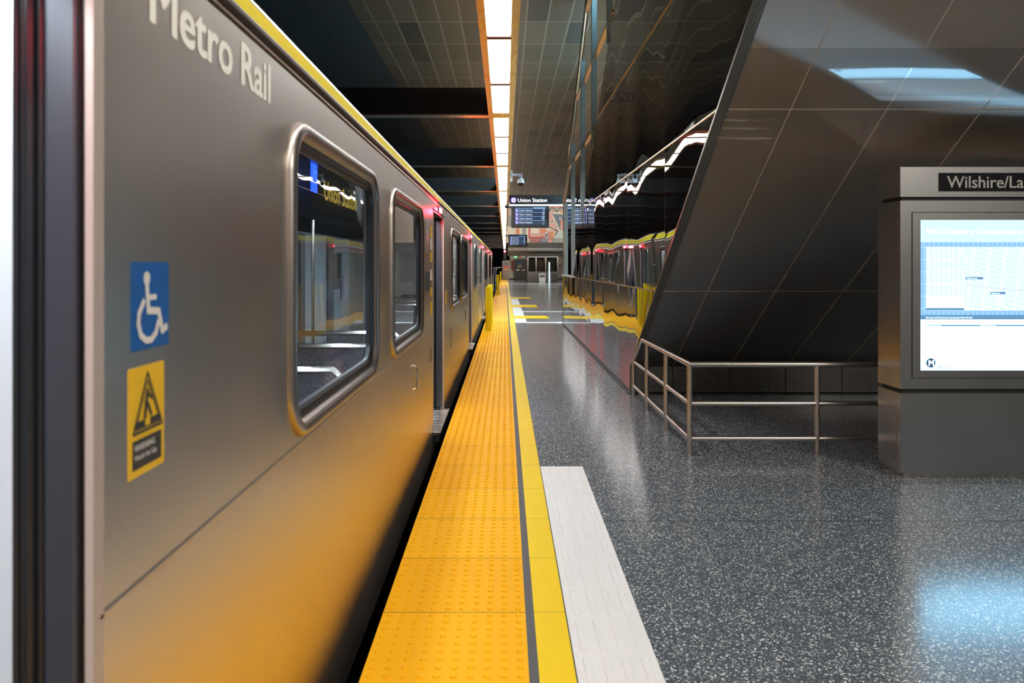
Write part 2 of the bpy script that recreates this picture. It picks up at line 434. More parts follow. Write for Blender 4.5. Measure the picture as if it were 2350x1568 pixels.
def text(name, s, size, M, mat, parent, bold=0.0, depth=.002, sx=1.0, align='LEFT', space=1.0):
    """lettering as a mesh; M maps text plane (x right, y up, z out) to world"""
    cu = bpy.data.curves.new(name, 'FONT'); cu.body = s; cu.size = 1; cu.offset = 0; cu.extrude = .0
    cu.align_x = align; cu.resolution_u = 3; cu.space_character = space
    to = bpy.data.objects.new(name, cu); C.objects.link(to)
    bpy.context.view_layer.update()
    dg = bpy.context.evaluated_depsgraph_get()
    me0 = to.evaluated_get(dg).to_mesh()
    vs = [v.co.copy() for v in me0.vertices]; fs = [tuple(p.vertices) for p in me0.polygons]
    to.evaluated_get(dg).to_mesh_clear()
    bpy.data.objects.remove(to); bpy.data.curves.remove(cu)
    mb = MB()
    for q, (dx, dy) in enumerate(((0, 0), (-1, -.5), (1, .5), (-.5, .7), (.6, -.7)) if bold else ((0, 0),)):   # heavier weight: slightly offset passes
        mb.add([M @ Vector((v.x*size*sx+dx*bold*size*.8, v.y*size+dy*bold*size*.6, depth+q*.00004)) for v in vs], fs)
    return mb.build(name, mat, parent)
def frame(org, xa, ya):
    xa = Vector(xa).normalized(); ya = Vector(ya).normalized(); za = xa.cross(ya)
    return Matrix(((xa.x, ya.x, za.x, org[0]), (xa.y, ya.y, za.y, org[1]), (xa.z, ya.z, za.z, org[2]), (0, 0, 0, 1)))
def FACE(x, y, z): return frame((x, y, z), (1, 0, 0), (0, 0, 1))       # facing the camera (-Y)
def SIDE(x, y, z): return frame((x, y, z), (0, 1, 0), (0, 0, 1))       # facing +X

# ------------------------------------------------------------------ setting
struct(MB().box(.262, 9, -9, 92, -.3, 0).build('floor', TERR))
struct(MB().box(-.5226, .262, -9, 92, -.3, -.02).build('trim_1', CONC))       # slab edge under the platform-edge strips
struct(MB().box(-.50, -.30, -9, 92, -1.3, -.3).build('trim_2', CONC))
struct(MB().box(-9, -.5, -9, 140, -1.5, -1.3).build('trim_3', CONC))           # track bed
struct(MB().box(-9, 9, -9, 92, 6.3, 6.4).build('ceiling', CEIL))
struct(MB().box(-9.2, -9, -9, 140, -1.5, 6.4).build('wall_left', CONC))
struct(MB().box(7.5, 7.7, -9, 92, 0, 6.3).build('wall_right', mat_tilewall('side_wall_panel', (.10, .095, .09), (.04, .04, .04), 1.2, 1.2)))
struct(MB().box(-9, 9, -9.2, -9, -1.5, 6.4).build('wall_back', mat_tilewall('back_wall_panel', (.12, .11, .10), (.05, .05, .05), 1.2, 1.2)))
struct(MB().box(-9, 9, 140, 140.2, -1.5, 6.4).build('wall_tunnel_end', BLACK))

# platform edge strips
def domes(mb, x0, y0, nx, ny, px_, py_, z, r=.0125, h=.006):
    for i in range(nx):
        for j in range(ny):
            cx = x0 + (i+.5)*px_; cy = y0 + (j+.5)*py_
            if (cx*1765/max(cy, .1) + 1159) < -100: continue
            rr = [(r, 0), (r*.86, h*.85), (r*.70, h)]
            n = 10; vs = []
            for (q, hh) in rr: vs += [(cx+q*math.cos(2*PI*k/n), cy+q*math.sin(2*PI*k/n), z+hh) for k in range(n)]
            fs = [(a*n+k, a*n+(k+1) % n, (a+1)*n+(k+1) % n, (a+1)*n+k) for a in range(2) for k in range(n)] + [tuple(2*n+k for k in range(n))]
            mb.add(vs, fs)
mb = MB().box(-.5226, .0875, -9, 80, -.02, 0)
domes(mb, -.5226+.0, 2.0802, 10, 10*30, .061, .061, 0)
tag(mb.build('tactile_strip', TACT), 'long orange-yellow strip of truncated dome tiles along the platform edge', 'tactile paving')
tag(MB().box(.0875, .124, -9, 80, -.02, -.001).build('joint_strip', GREYJ), 'narrow grey joint between the domed tiles and the flat yellow band', 'joint strip')
tag(MB().box(.124, .2567, -9, 80, -.02, .0012).build('yellow_band', YPAINT), 'flat bright yellow band beside the domed tiles', 'floor marking')
tag(MB().box(.2567, .262, -9, 80, -.02, .0005).build('edge_strip', DARKJ), 'thin dark strip between the flat yellow band and the terrazzo', 'joint strip')
def white_pad(y0, y1, label, rows=True):
    mb = MB().box(.262, .572, y0, y1, 0, .004)
    n = int((y1-y0)/.305)
    for j in range(n):
        for i in range(4):
            cx = .262 + .045 + i*.073; ya = y1-.305*(j+1)+.02; yb = ya+.265; L = []
            for (ins, z) in ((0, .004), (.004, .008)):
                pts = []
                for k in range(9): a = PI + PI*k/8; pts.append((cx+(.0165-ins)*math.cos(a), ya+.0165+(.0165-ins)*math.sin(a), z))
                for k in range(9): a = PI*k/8; pts.append((cx+(.0165-ins)*math.cos(a), yb-.0165+(.0165-ins)*math.sin(a), z))
                L.append(pts)
            mb.loops(L); mb.add(L[1], [tuple(range(18))])
    for k in range(5):
        pass
    return tag(mb.build('guide_pad', WHITE), label, 'tactile paving', 'white raised-bar guide pads')
white_pad(2.0, 5.68, 'white raised-bar guide pad nearest the camera, beside the yellow band')
white_pad(19.9, 34.0, 'white raised-bar guide pad farther along the platform, crossed by yellow bars')
for (ya, yb, x1, l) in ((21.4, 22.5, 1.22, 'nearest yellow floor bar crossing the far white guide pad'),
                        (27.1, 28.9, 1.16, 'middle yellow floor bar crossing the far white guide pad'),
                        (34.1, 35.5, 1.18, 'farthest yellow floor bar, at the end of the far white guide pad')):
    mb = MB().prism([(.262, ya), (x1, ya), (x1-.06, (ya+yb)/2), (x1, yb), (.262, yb)][:2]+[(x1, ya), (x1+.02, (ya+yb)/2), (x1-.05, yb), (.262, yb)][1:], lambda u, v, t: (u, v, t), .008, .011)
    tag(mb.build('floor_bar', YPAINT), l, 'floor marking', 'yellow bars on the far guide pad')
for (yc, l) in ((19.95, 'nearer thin white guide line running across the platform to the glass wall'), (24.7, 'farther thin white guide line running across the platform between two yellow bars')):
    mb = MB()
    for k in range(40):
        x0 = .572+k*.061
        mb.box(x0, x0+.061, yc-.17, yc+.17, 0, .004); mb.disc((x0+.03, yc-.08, .004), .02, 2, .004, 8); mb.disc((x0+.03, yc+.08, .004), .02, 2, .004, 8)
    tag(mb.build('guide_line', WHITE), l, 'floor marking', 'white guide lines across the platform')

# ------------------------------------------------------------------ train
TX = -.64
def rrect(y0, y1, z0, z1, r, ins, x, n=7):
    y0 += ins; y1 -= ins; z0 += ins; z1 -= ins; r = max(.015, r-ins); P = []
    for (cy, cz, a0) in ((y1-r, z1-r, 0), (y0+r, z1-r, PI/2), (y0+r, z0+r, PI), (y1-r, z0+r, 1.5*PI)):
        for k in range(n+1):
            a = a0 + PI/2*k/n; P.append((x, cy+r*math.cos(a), cz+r*math.sin(a)))
    return P
def sheet_with_hole(mb, y0, y1, z0, z1, hole, x):
    bm = bmesh.new()
    def loop(P):
        vs = [bm.verts.new(p) for p in P]; return [bm.edges.new((vs[i], vs[(i+1) % len(vs)])) for i in range(len(vs))]
    ed = loop([(x, y0, z0), (x, y1, z0), (x, y1, z1), (x, y0, z1)]) + loop(hole)
    bmesh.ops.triangle_fill(bm, use_beauty=True, edges=ed)
    mb.bm(bm)
ZW0, ZW1 = .95, 1.94; ZTOP = 2.066; ZD = 1.97; ZB = -.19
def rail_car(y0, y1, doors, wins, label, detail):
    root = thing('rail_car', ((TX-3.7)/2, (y0+y1)/2, -1.1), label, 'train', 'coupled rail cars at the platform')
    up = MB(); lo = MB()
    seg = sorted([(a, b, 'd') for a, b in doors]+[(a, b, 'w') for a, b in wins]); y = y0
    for a, b, k in seg:
        a = max(a, y0); 
        if a > y: up.box(TX-.03, TX, y, a, .94, ZTOP)
        if k == 'd': up.box(TX-.03, TX, a, b, ZD, ZTOP)
        else:
            sheet_with_hole(up, a, b, .94, ZTOP, rrect(a, b, ZW0+.0, ZW1, .17, .04, TX), TX)
            sheet_with_hole(up, a, b, .94, ZTOP, rrect(a, b, ZW0+.0, ZW1, .17, .04, TX-.03), TX-.03)
        y = b
    up.box(TX-.03, TX, y, y1, .94, ZTOP)
    up.build('upper_side_panel', CARS, root)
    y = y0
    for a, b in sorted(doors):
        if a > y: lo.box(TX-.04, TX-.001, y, a, ZB, .935)
        lo.box(TX-.04, TX-.001, a, b, ZB, -.03)
        y = b
    if y < y1: lo.box(TX-.04, TX-.001, y, y1, ZB, .935)
    lo.build('lower_side_panel', CARS, root)
    mb = MB()
    y = y0
    for a, b in sorted(doors)+[(y1, y1)]:
        if a > y: mb.prism([(TX-.002, .925), (TX+.003, .931), (TX+.003, .937), (TX-.002, .945)], lambda u, v, t: (u, t, v), y, a)
        y = b
    mb.build('belt_moulding', CARS, root)
    # roof: gutter, yellow stripe, curved roof
    zr = 1.49
    def strip(nm, pts, mat, sm=True):
        m_ = MB(); m_.loops([[(x, y0, zr+z) for x, z in pts], [(x, y1, zr+z) for x, z in pts]], close=False)
        return m_.build(nm, mat, root, smooth=sm)
    strip('cove_panel', [(TX, .570), (TX+.004, .578), (TX-.006, .590), (TX-.020, .606), (TX-.022, .618)], pbr('cove_brown_steel', (.30, .21, .13), .3, metal=.9))
    strip('gutter', [(TX-.022, .618), (TX-.008, .620), (TX-.006, .628), (TX-.012, .637)], pbr('gutter_steel', (.42, .38, .37), .35, metal=.8))
    strip('yellow_roof_stripe', [(TX-.012, .637), (TX-.030, .672), (TX-.055, .712), (TX-.100, .766)], YROOF)
    strip('roof_lip', [(TX-.100, .766), (TX-.104, .772), (TX-.104, .782), (TX-.112, .786), (TX-.130, .786)], STEEL)
    rp = [(TX-.130, .786)] + [(TX-.13-(2.86*i/12), .786+.22*math.sin(PI*i/12)**.8) for i in range(1, 13)]
    strip('roof', rp, pbr('roof_grey', (.06, .06, .065), .6))
    # doors
    for di, (a, b) in enumerate(doors):
        m = MB()
        for (yy, s) in ((b, 1), (a, -1)):
            m.box(-.772, TX-.034, min(yy, yy+s*.05), max(yy, yy+s*.05), 0, ZD)
        dj = m.each('door_jamb', BLACK, root)[0]
        m = MB()
        m.box(TX-.010, TX+.003, b-.02, b+.012, 0, ZD+.01); m.box(TX-.008, TX+.003, a-.012, a+.002, 0, ZD+.01); m.box(TX-.008, TX+.003, a, b, ZD, ZD+.014)
        m.build('edge_trim', pbr('jamb_edge', (.50, .41, .36), .4, metal=.2), dj)
        m = MB().box(-.716, -.664, b-.018, b, .01, ZD-.01); m.build('door_leaf_edge', DOORE, dj, bevel=.006)
        m = MB()
        for xx, rr in ((-.652, .007), (-.724, .006), (-.741, .010), (-.752, .005), (-.763, .006)):
            m.tube([(xx, b-.008, .01), (xx, b-.008, ZD-.01)], rr, 8)
        m.each('rubber_seal', RUB, dj, smooth=True)
        m = MB().box(-.772, TX, a-.05, b+.05, ZD-.001, ZD+.03); m.build('door_header', BLACK, root)
        m = MB().box(TX-.14, -.575, a+.0, b-.02, -.028, 0.0)
        for k in range(14): m.box(TX-.13, -.58, a+.03+k*(b-a-.08)/14, a+.03+k*(b-a-.08)/14+.03, 0, .002)
        m.build('threshold', STEEL, root, bevel=.003)
        if detail and di:
            m = MB().box(-.63, -.585, a+.02, a+.10, -.09, -.03); m.box(-.64, -.60, b-.12, b-.04, -.16, -.03); m.each('threshold_bracket', CONC, root)
        yc = (a+b)/2
        m = MB().bbox(TX-.004, TX+.012, yc-.11, yc+.11, 1.985, 2.055, .004); dl = m.build('door_lamp', pbr('lamp_housing', (.25, .1, .1), .4), root)
        for s in (-1, 1):
            m = MB().bbox(TX+.010, TX+.026, yc+s*.052-.04, yc+s*.052+.04, 1.997, 2.043, .006); m.build('lens', RED, dl)
        pd = bpy.data.lights.new('door_lamp_light', 'POINT'); pd.energy = 2.6 if yc < 5 else 8; pd.color = (1, .02, .04); pd.shadow_soft_size = .03
        pl = bpy.data.objects.new('door_lamp_light', pd); C.objects.link(pl); pl.location = (TX+.075, yc, 2.01)
    # windows
    for a, b in wins:
        m = MB()
        prof = [(0, -.001), (.003, .012), (.012, .021), (.026, .024), (.040, .020), (.050, .010), (.058, -.002), (.072, -.010)]
        m.loops([rrect(a, b, ZW0, ZW1, .17, i_, TX+h) for i_, h in prof])
        fr = m.build('window_frame', FRAMS, root, smooth=True)
        m = MB(); m.loops([rrect(a, b, ZW0, ZW1, .17, i_, TX+h) for i_, h in ((.058, -.001), (.066, .002), (.082, -.002), (.094, -.012), (.094, -.03))])
        m.build('gasket', RUB, fr, smooth=True)
        m = MB(); P = rrect(a, b, ZW0, ZW1, .17, .085, TX-.016); m.add(P, [tuple(range(len(P)))])
        m.build('pane', WGLASS, fr)
    # interior shell
    FW = -3.60
    m = MB().box(FW, TX-.04, y0+.1, y1-.1, -.06, -.03)
    m.build('cabin_floor', INTF, root)
    m = MB().box(FW-.05, FW, y0+.1, y1-.1, -.03, .98); m.box(FW-.05, FW, y0+.1, y1-.1, 1.75, 2.09)
    y = y0+.1
    for a, b in seg_f(wins, doors):
        if a > y: m.box(FW-.05, FW, y, a, .98, 1.75)
        y = max(y, b)
    if y < y1-.1: m.box(FW-.05, FW, y, y1-.1, .98, 1.75)
    fwl = m.build('far_side_wall', INTW, root)
    m = MB()
    for a, b in seg_f(wins, doors): m.box(FW-.06, FW-.05, a, b, .98, 1.75)
    m.each('far_window', GBLACK, fwl)
    m = MB().box(FW, -.80, y0+.1, y1-.1, 2.09, 2.12); m.build('cabin_ceiling', pbr('cabin_ceiling_dark', (.02, .018, .016), .8), root)
    for xx in (-1.0,):
        m = MB().box(xx-.08, xx+.08, y0+.3, y1-.3, 2.065, 2.088); m.build('cabin_lamp', INTL, root)
    for yy in (y0+.05, y1-.05):
        m = MB().box(-3.68, TX-.02, yy-.05, yy+.05, ZB, 2.17); m.build('end_wall', CARS, root)
    # underframe
    m = MB().box(-3.5, -1.0, y0+.3, y1-.3, -.75, -.2)
    for k in range(int((y1-y0)/1.4)): m.bbox(-1.0, -.74, y0+.8+k*1.4, y0+1.5+k*1.4, -.62, -.22, .02)
    m.build('underframe', BLACK, root)
    return root
def seg_f(wins, doors): return sorted([(a+.1, b-.1) for a, b in wins])
car1 = rail_car(-6.0, 17.9, [(-6.0+.75, -4.5), (.05, 1.21), (6.85, 8.01), (13.65, 14.81)],
                [(-3.9, -2.3), (-1.8, -.6), (2.26, 3.80), (4.28, 5.88), (9.07, 10.66), (11.12, 12.72), (15.95, 17.1)],
                'stainless rail car nearest the camera, with open doors and yellow roof stripe', True)
car2 = rail_car(18.25, 39.6, [(21.45, 22.6), (28.25, 29.4), (35.05, 36.2)],
                [(19.2, 20.4), (23.65, 25.2), (25.7, 27.3), (30.45, 32.0), (32.5, 34.1), (37.2, 38.6)],
                'second stainless rail car, coupled beyond the nearest one', False)
# between the cars: barrier and coupler
m = MB().box(-3.2, -.72, 17.91, 18.18, -.2, 2.1); m.build('gangway_bellows', RUB, car1)
m = MB()
for z in (.35, .62, .9, 1.3, 1.55): m.tube([(-.66, 17.9, z), (-.60, 18.07, z-.05), (-.66, 18.19, z)], .012, 6)
m.each('gap_chain', STEEL, car1, smooth=True)

# lettering, stickers and fittings on the near car
for o_ in [0]:
    text('lettering', 'Metro Rail', .148, frame((TX+.0004, 1.375, 1.932), (0, 1, 0), (0, 0, 1)), LETT, car1, bold=.034, sx=1.15, depth=.0003)['label'] = 'cream Metro Rail lettering'
dec = MB().box(TX, TX+.0012, 1.315, 1.461, 1.341, 1.496).build('access_sticker', BLUE, car1); dec['label'] = 'blue sticker with white wheelchair symbol'
# wheelchair symbol, outline drawn on the sticker plane: u along the car, v up
def S(u, v, t=TX+.0018): return (t, 1.315+u*.146, 1.341+v*.155)
_ps = [0]
def poly_strip(mb, pts, wd, t):
    _ps[0] += 1; t += .00004*(_ps[0] % 12)
    for (a, b) in zip(pts[:-1], pts[1:]):
        a = Vector((0, *a)); b = Vector((0, *b)); d = (b-a).normalized(); n_ = Vector((0, -d.z, d.y))*wd/2; e = d*wd*.3
        vs = [a-e+n_, a-e-n_, b+e-n_, b+e+n_]
        t += .00006; mb.add([(t, v.y, v.z) for v in vs], [(0, 1, 2, 3)])
    return mb
def sp(u, v, o=(1.315, 1.341), s=(.146, .155)): return (o[0]+u*s[0], o[1]+v*s[1])
m = MB(); t = TX+.0019
cx, cz = sp(.38, .81); m.add([(t, cx+.0125*math.cos(a), cz+.0125*math.sin(a)) for a in [2*PI*i/16 for i in range(16)]], [tuple(range(16))])
poly_strip(m, [sp(.38, .76), sp(.42, .44), sp(.70, .42), sp(.80, .18), sp(.92, .22)], .013, t)
poly_strip(m, [sp(.40, .59), sp(.62, .59)], .010, t)
poly_strip(m, [sp(.30, .55), sp(.18, .42), sp(.16, .30), sp(.22, .17), sp(.36, .10), sp(.50, .10), sp(.62, .17), sp(.68, .29)], .012, t)
m.build('wheelchair_symbol', STWH, dec)
st = MB().box(TX, TX+.0012, 1.306, 1.441, 1.122, 1.312).build('warning_sticker', YSTK, car1); st['label'] = 'yellow and black warning sticker'
def wp(u, v): return (1.306+u*.135, 1.122+v*.19)
m = MB(); t = TX+.0019
poly_strip(m, [wp(.10, .40), wp(.5, .93), wp(.93, .40), wp(.10, .40)], .005, t)
poly_strip(m, [wp(.17, .43), wp(.5, .86), wp(.86, .43), wp(.17, .43)], .0025, t)
poly_strip(m, [wp(.18, .47), wp(.40, .47)], .012, t); poly_strip(m, [wp(.60, .47), wp(.84, .47)], .012, t)
poly_strip(m, [wp(.5, .76), wp(.46, .66), wp(.42, .52)], .010, t); poly_strip(m, [wp(.48, .66), wp(.60, .53)], .008, t); poly_strip(m, [wp(.5, .74), wp(.62, .68)], .006, t)
m.build('warning_symbol', DKST, st)
m = MB().box(TX+.0012, TX+.0016, 1.318, 1.429, 1.135, 1.186); m.build('warning_caption_panel', DKST, st)
text('caption', 'WARNING', .016, frame((TX+.0016, 1.324, 1.167), (0, 1, 0), (0, 0, 1)), STWH, st, bold=.02, depth=.0006)
text('caption', 'Watch the Gap', .0135, frame((TX+.0016, 1.324, 1.151), (0, 1, 0), (0, 0, 1)), STWH, st, bold=.02, depth=.0006)
# service hatch handles, door controls, strips beside doors
def grab(y, z, h):
    m = MB().tube([(TX, y, z), (TX+.02, y, z+.012), (TX+.026, y, z+h/2), (TX+.02, y, z+h-.012), (TX, y, z+h)], .007, 8)
    m.build('grab_handle', STEEL, car1, smooth=True)
grab(5.38, .62, .17); grab(12.0, .62, .18)
for (yy, z, h, w_) in ((6.55, .66, .13, .10), (9.05, .52, .24, .12)):
    m = MB().bbox(TX-.002, TX+.006, yy, yy+w_, z, z+h, .003).build('access_hatch', pbr('hatch_steel', (.30, .26, .22), .4, metal=.8), car1)
m = MB()
for (za, zb, c) in ((1.73, 1.83, 0), (1.62, 1.72, 1), (1.52, 1.60, 0), (1.36, 1.45, 1), (1.22, 1.30, 0), (1.06, 1.18, 0)):
    m.cur = c; m.box(TX, TX+.002, 6.60, 6.74, za, zb)
m.build('door_sticker', [YSTK, STWH], car1)
m = MB().box(TX, TX+.002, 8.25, 8.45, 1.06, 1.22); m.build('door_sticker', YSTK, car1)
m = MB().bbox(TX, TX+.012, 6.15, 6.32, 1.58, 1.86, .004); m.build('intercom_panel', STEEL, car1)
m = MB().bbox(TX, TX+.02, 6.2, 6.36, 1.28, 1.44, .006); m.build('door_control_box', INTD, car1)
# side destination sign just behind the first window
sg = MB().box(-.80, -.70, 2.60, 3.78, 1.68, 1.90).build('destination_sign', BLACK, car1)
m = MB().box(-.699, -.698, 2.766, 2.86, 1.758, 1.88); m.build('blue_segment', emit('led_blue', (.02, .10, 1.0), 2.6), sg)
text('amber_segment', 'Union Station', .105, frame((-.699, 2.96, 1.745), (0, 1, 0), (0, 0, 1)), emit('led_amber', (.75, .5, .04), .8), sg, bold=.02, sx=1.13)
# seats with steel loops
def seat(y, parent, face=1):
    m = MB().bbox(-1.66, -.78, y, y+.05, .38, .93, .02); m.bbox(-1.66, -.78, y, y-.42*face if face < 0 else y+.42, .36, .44, .02) if face > 0 else m.bbox(-1.66, -.78, y-.42, y, .36, .44, .02)
    s_ = m.build('seat', SEAT, parent, smooth=False)
    m = MB().tube([(-1.70, y+.02, .02), (-1.70, y+.02, .95), (-1.64, y+.02, 1.0), (-.80, y+.02, 1.0), (-.745, y+.02, .95), (-.745, y+.02, .4)], .020, 8)
    m.build('grab_frame', STEEL, s_, smooth=True)
for yy in (2.75, 3.55, 4.6, 5.5, 9.4, 10.2, 11.5, 12.3): seat(yy, car1)
for yy in (4.4, 5.4): 
    m = MB().bbox(-3.55, -2.6, yy, yy+.05, .38, 1.05, .02); m.build('seat', SEAT, car1)
for (x_, y_) in ((-1.9, 3.0), (-1.9, 5.6), (-1.15, 1.7), (-1.15, 6.4), (-2.2, 8.8), (-1.9, 10.8)):
    m = MB().tube([(x_, y_, -.03), (x_, y_, 2.09)], .018, 8); m.build('grab_pole', STEEL, car1, smooth=True)
m = MB().box(-1.75, -.83, 1.52, 1.56, .02, 2.06); m.build('windscreen_panel', pbr('windscreen_white', (.88, .90, .93), .3), car1)
m = MB().box(-3.5, -2.5, 6.3, 6.34, .02, 2.06); m.build('windscreen_panel', INTW, car1)
for (yy, w_) in ((8.1, .25), (12.5, .35), (13.4, .3), (15.5, .5)):
    m = MB().box(-3.595, -3.56, yy, yy+w_, -.02, 2.05); m.build('wall_post', pbr('interior_dark_post', (.10, .11, .13), .4), car1)
m = MB().box(-3.598, -3.59, 12.95, 13.3, .95, 1.25); m.build('hazard_panel', HAZ, car1)
m = MB().box(-3.598, -3.59, 12.98, 13.15, 1.72, 1.80); m.build('red_notice', pbr('notice_red', (.6, .03, .03), .5), car1)
m = MB().disc((-3.45, 16.4, .75), .07, 2, .42, 12); m.box(-3.5, -3.4, 16.35, 16.45, 1.17, 1.25); m.build('fire_extinguisher', pbr('extinguisher_white', (.6, .62, .7), .4), car1)

# ------------------------------------------------------------------ escalator enclosure
esc = thing('escalator_enclosure', (1.45, 9.0, 0), 'tall escalator enclosure with mirror-black glass side and sloping dark granite underside', 'escalator enclosure')
W = 1.45
prof = [(8.89, 0), (8.89, .317), (1.9, .317+.6095*(8.89-1.9)), (-2.0, 6.28), (8.02, 6.28), (16.35, 1.24), (19.3, 1.24), (19.3, 0)]
prof[3] = (8.89-(6.28-.317)/.6095, 6.28); del prof[2]
MB().prism(prof, lambda u, v, t: (t, u, v), W, W+.04).build('side_cladding', MIRR, esc)
def yl(z): return 8.89-(z-.317)/.6095
# underside (soffit) slab
m = MB().prism([(8.89, .317), (yl(6.28), 6.28), (yl(6.28)-.001+.12, 6.35), (9.0, .40)], lambda u, v, t: (t, u, v), W+.04, 7.5)
m.build('granite_soffit', GRAN, esc)
# bevelled edge trim running up the sloping edge
d = Vector((0, -1, .6095)).normalized(); nrm = Vector((0, -.6095, -1)).normalized()
a = Vector((0, 8.89, .317)); b_ = Vector((0, yl(6.28), 6.28))
m = MB()
for (x0, x1, n0, n1) in ((W-.012, W+.045, -.01, .014), (W+.055, W+.065, .0, .006)):
    vs = []
    for p in (a, b_):
        for (xx, nn) in ((x0, n0), (x1, n0), (x1, n1), (x0, n1)): q = p + nrm*nn; vs.append((xx, q.y, q.z))
    m.add(vs, [(0, 1, 2, 3), (7, 6, 5, 4), (0, 4, 5, 1), (1, 5, 6, 2), (2, 6, 7, 3), (3, 7, 4, 0)])
m.box(W-.012, W+.045, 8.875, 8.905, 0, .33)
m.build('edge_trim', mat_steel('edge_trim_steel', (.36, .33, .28), .3, axis=0), esc)
# low plinth panels at the foot
xs = [W+.045, 1.942, 2.595, 3.247, 3.9, 4.552, 5.205, 5.86, 6.51, 7.5]
for i in range(len(xs)-1):
    MB().box(xs[i]+.004, xs[i+1]-.004, 8.90, 8.94, .02, .315).build('base_panel', mat_steel('base_panel_steel', (.34, .32, .29), .28, axis=2) if 'base_panel_steel' not in MATS else MATS['base_panel_steel'], esc)
MB().box(W+.04, 7.5, 8.95, 9.0, 0, .40).build('plinth_backing', BLACK, esc)
# transoms on the side plane
def ylo(z): return yl(z)
def yup(z): return 16.35-(z-1.24)/.605
for z in (1.24, 2.55, 3.80):
    MB().box(W-.008, W+.002, ylo(z), min(19.3, yup(z)) if z > 1.3 else 19.3, z-.007, z+.007).build('transom', TRIM, esc)
MB().box(W-.03, W+.04, 8.9, 19.3, 0, .012).build('base_channel', GREYJ, esc)
MB().box(W-.03, W+.06, 16.1, 19.3, 1.225, 1.262).build('sill', pbr('sill_white', (.7, .72, .75), .3), esc)
MB().box(W-.01, W+.06, 19.28, 19.32, 0, 1.24).build('end_trim', STEEL, esc)
# glazed well above: frame line, mullions, glass
def yfr(z): return 17.9-(z-3.69)/.60
gz = MB().add([(W+.02, 16.35, 1.24), (W+.02, 18.9, 1.24), (W+.02, 18.9, 3.1), (W+.02, yfr(6.28), 6.28), (W+.02, 8.02, 6.28)], [(0, 1, 2, 3, 4)])
gz.build('glass_pane', CGLASS, esc)
for Y in (18.5, 16.6, 14.55, 12.7, 10.8):
    zt = min(6.28, 3.69+.6*(17.9-Y)-.35); z0 = max(1.26, 1.24+.605*(16.35-Y))
    fr = MB()
    for s in (-.055, .035): fr.box(W-.02, W+.10, Y+s, Y+s+.028, z0, zt)
    fr.build('mullion', MULL, esc)
    MB().box(W-.015, W+.09, Y-.027, Y+.035, z0, zt).build('mullion_gasket', RUB, esc)
for z in (3.72, 4.90, 6.08):
    y0_ = yup(z) if z > 1.3 else 16; y1_ = yfr(z)
    if z < 6.2:
        MB().box(W-.015, W+.06, y0_, y1_, z-.018, z+.018).build('transom', TRIM, esc)
m = MB()
for s in (0, .07):
    p0 = Vector((W, yfr(3.0)+s, 3.0)); p1 = Vector((W, yfr(6.28)+s, 6.28))
    m.tube([p0, p1], .018, 6)
m.tube([(W, 18.95, 1.26), (W, 18.95, 3.05)], .02, 6)
m.build('sloping_frame', TRIM, esc, smooth=True)
# back wall of the well and the stepped underside inside
MB().box(3.3, 3.4, 9.0, 24.0, 0, 6.28).build('well_wall', TEAL, esc)
m = MB()
for k in range(14): m.box(3.22, 3.3, 9.6+k*1.0, 9.66+k*1.0, 0, 6.28)
m.each('wall_rib', MULL, esc)
m = MB().tube([(1.9, 17.8, 1.0), (1.9, 9.0, 6.2)], .04, 8); m.build('handrail_belt', RUB, esc)
m = MB().prism([(19.3, -.0), (9, 6.2), (9, 5.3), (17.8, 0)], lambda u, v, t: (t, u, v), 2.2, 3.2); m.build('escalator_truss', INTD, esc)

# ------------------------------------------------------------------ guard rail
gr = thing('guard_rail', (1.45, 6.04, 0), 'low stainless guard rail around the underside of the escalator', 'railing')
R = .022
Yc = 6.04
for (x_, y_, zt) in ((W, Yc, .711), (W, 6.93, .70), (W, 7.86, .70), (2.45, Yc, .711), (3.46, Yc, .711)):
    MB().tube([(x_, y_, 0), (x_, y_, zt-.01)], R, 14).build('post', RAILM, gr, smooth=True)
MB().tube([(W, 8.68, 0), (W, 8.68, .40)], R, 14).build('post', RAILM, gr, smooth=True)
MB().tube([(W, 8.68, .395), (W, 8.13, .69), (W, 8.11, .70), (W, 6.07, .711), (W, 6.04, .711), (W+.03, 6.04, .711), (3.9, 6.04, .711)], R, 14).build('top_rail', RAILM, gr, smooth=True)
for z in (.405, .130):
    MB().tube([(W, 8.68, z), (W, 6.04, z)], R*.88, 12).build('lower_rail', RAILM, gr, smooth=True)
    MB().tube([(W, 6.04, z), (3.9, 6.04, z)], R*.88, 12).build('lower_rail', RAILM, gr, smooth=True)

# ------------------------------------------------------------------ information kiosk
KY = 5.37; KX0, KX1 = 2.76, 4.23; KB = 5.68
ks = thing('information_kiosk', ((KX0+KX1)/2, KY+.15, 0), 'brushed steel station information kiosk with a lit map screen', 'kiosk')
def kbox(nm, z0, z1, ins=0, mats=(KSTEEL, KMIRR)):
    m = MB()
    y0, y1, x0, x1 = KY+ins, KB-ins, KX0+ins, KX1-ins
    m.cur = 0; m.add([(x0, y0, z0), (x1, y0, z0), (x1, y0, z1), (x0, y0, z1)], [(0, 1, 2, 3)])
    m.cur = 1; m.add([(x0, y0, z0), (x0-.006, y1, z0), (x0-.006, y1, z1), (x0, y0, z1), (x1, y0, z0), (x1, y1, z0), (x1, y1, z1), (x1, y0, z1)], [(0, 1, 2, 3), (4, 5, 6, 7), (0, 1, 5, 4), (3, 2, 6, 7), (1, 2, 6, 5)])
    return m.build(nm, list(mats), ks)
kh = kbox('header', 1.968, 2.177); kb = kbox('display_cabinet', .626, 1.942); kf = kbox('base_cabinet', .043, .596)
MB().box(KX0+.02, KX1-.02, KY+.02, KB-.02, .596, .626).build('shadow_gap', BLACK, ks)
MB().box(KX0+.02, KX1-.02, KY+.02, KB-.02, 1.942, 1.968).build('shadow_gap', BLACK, ks)
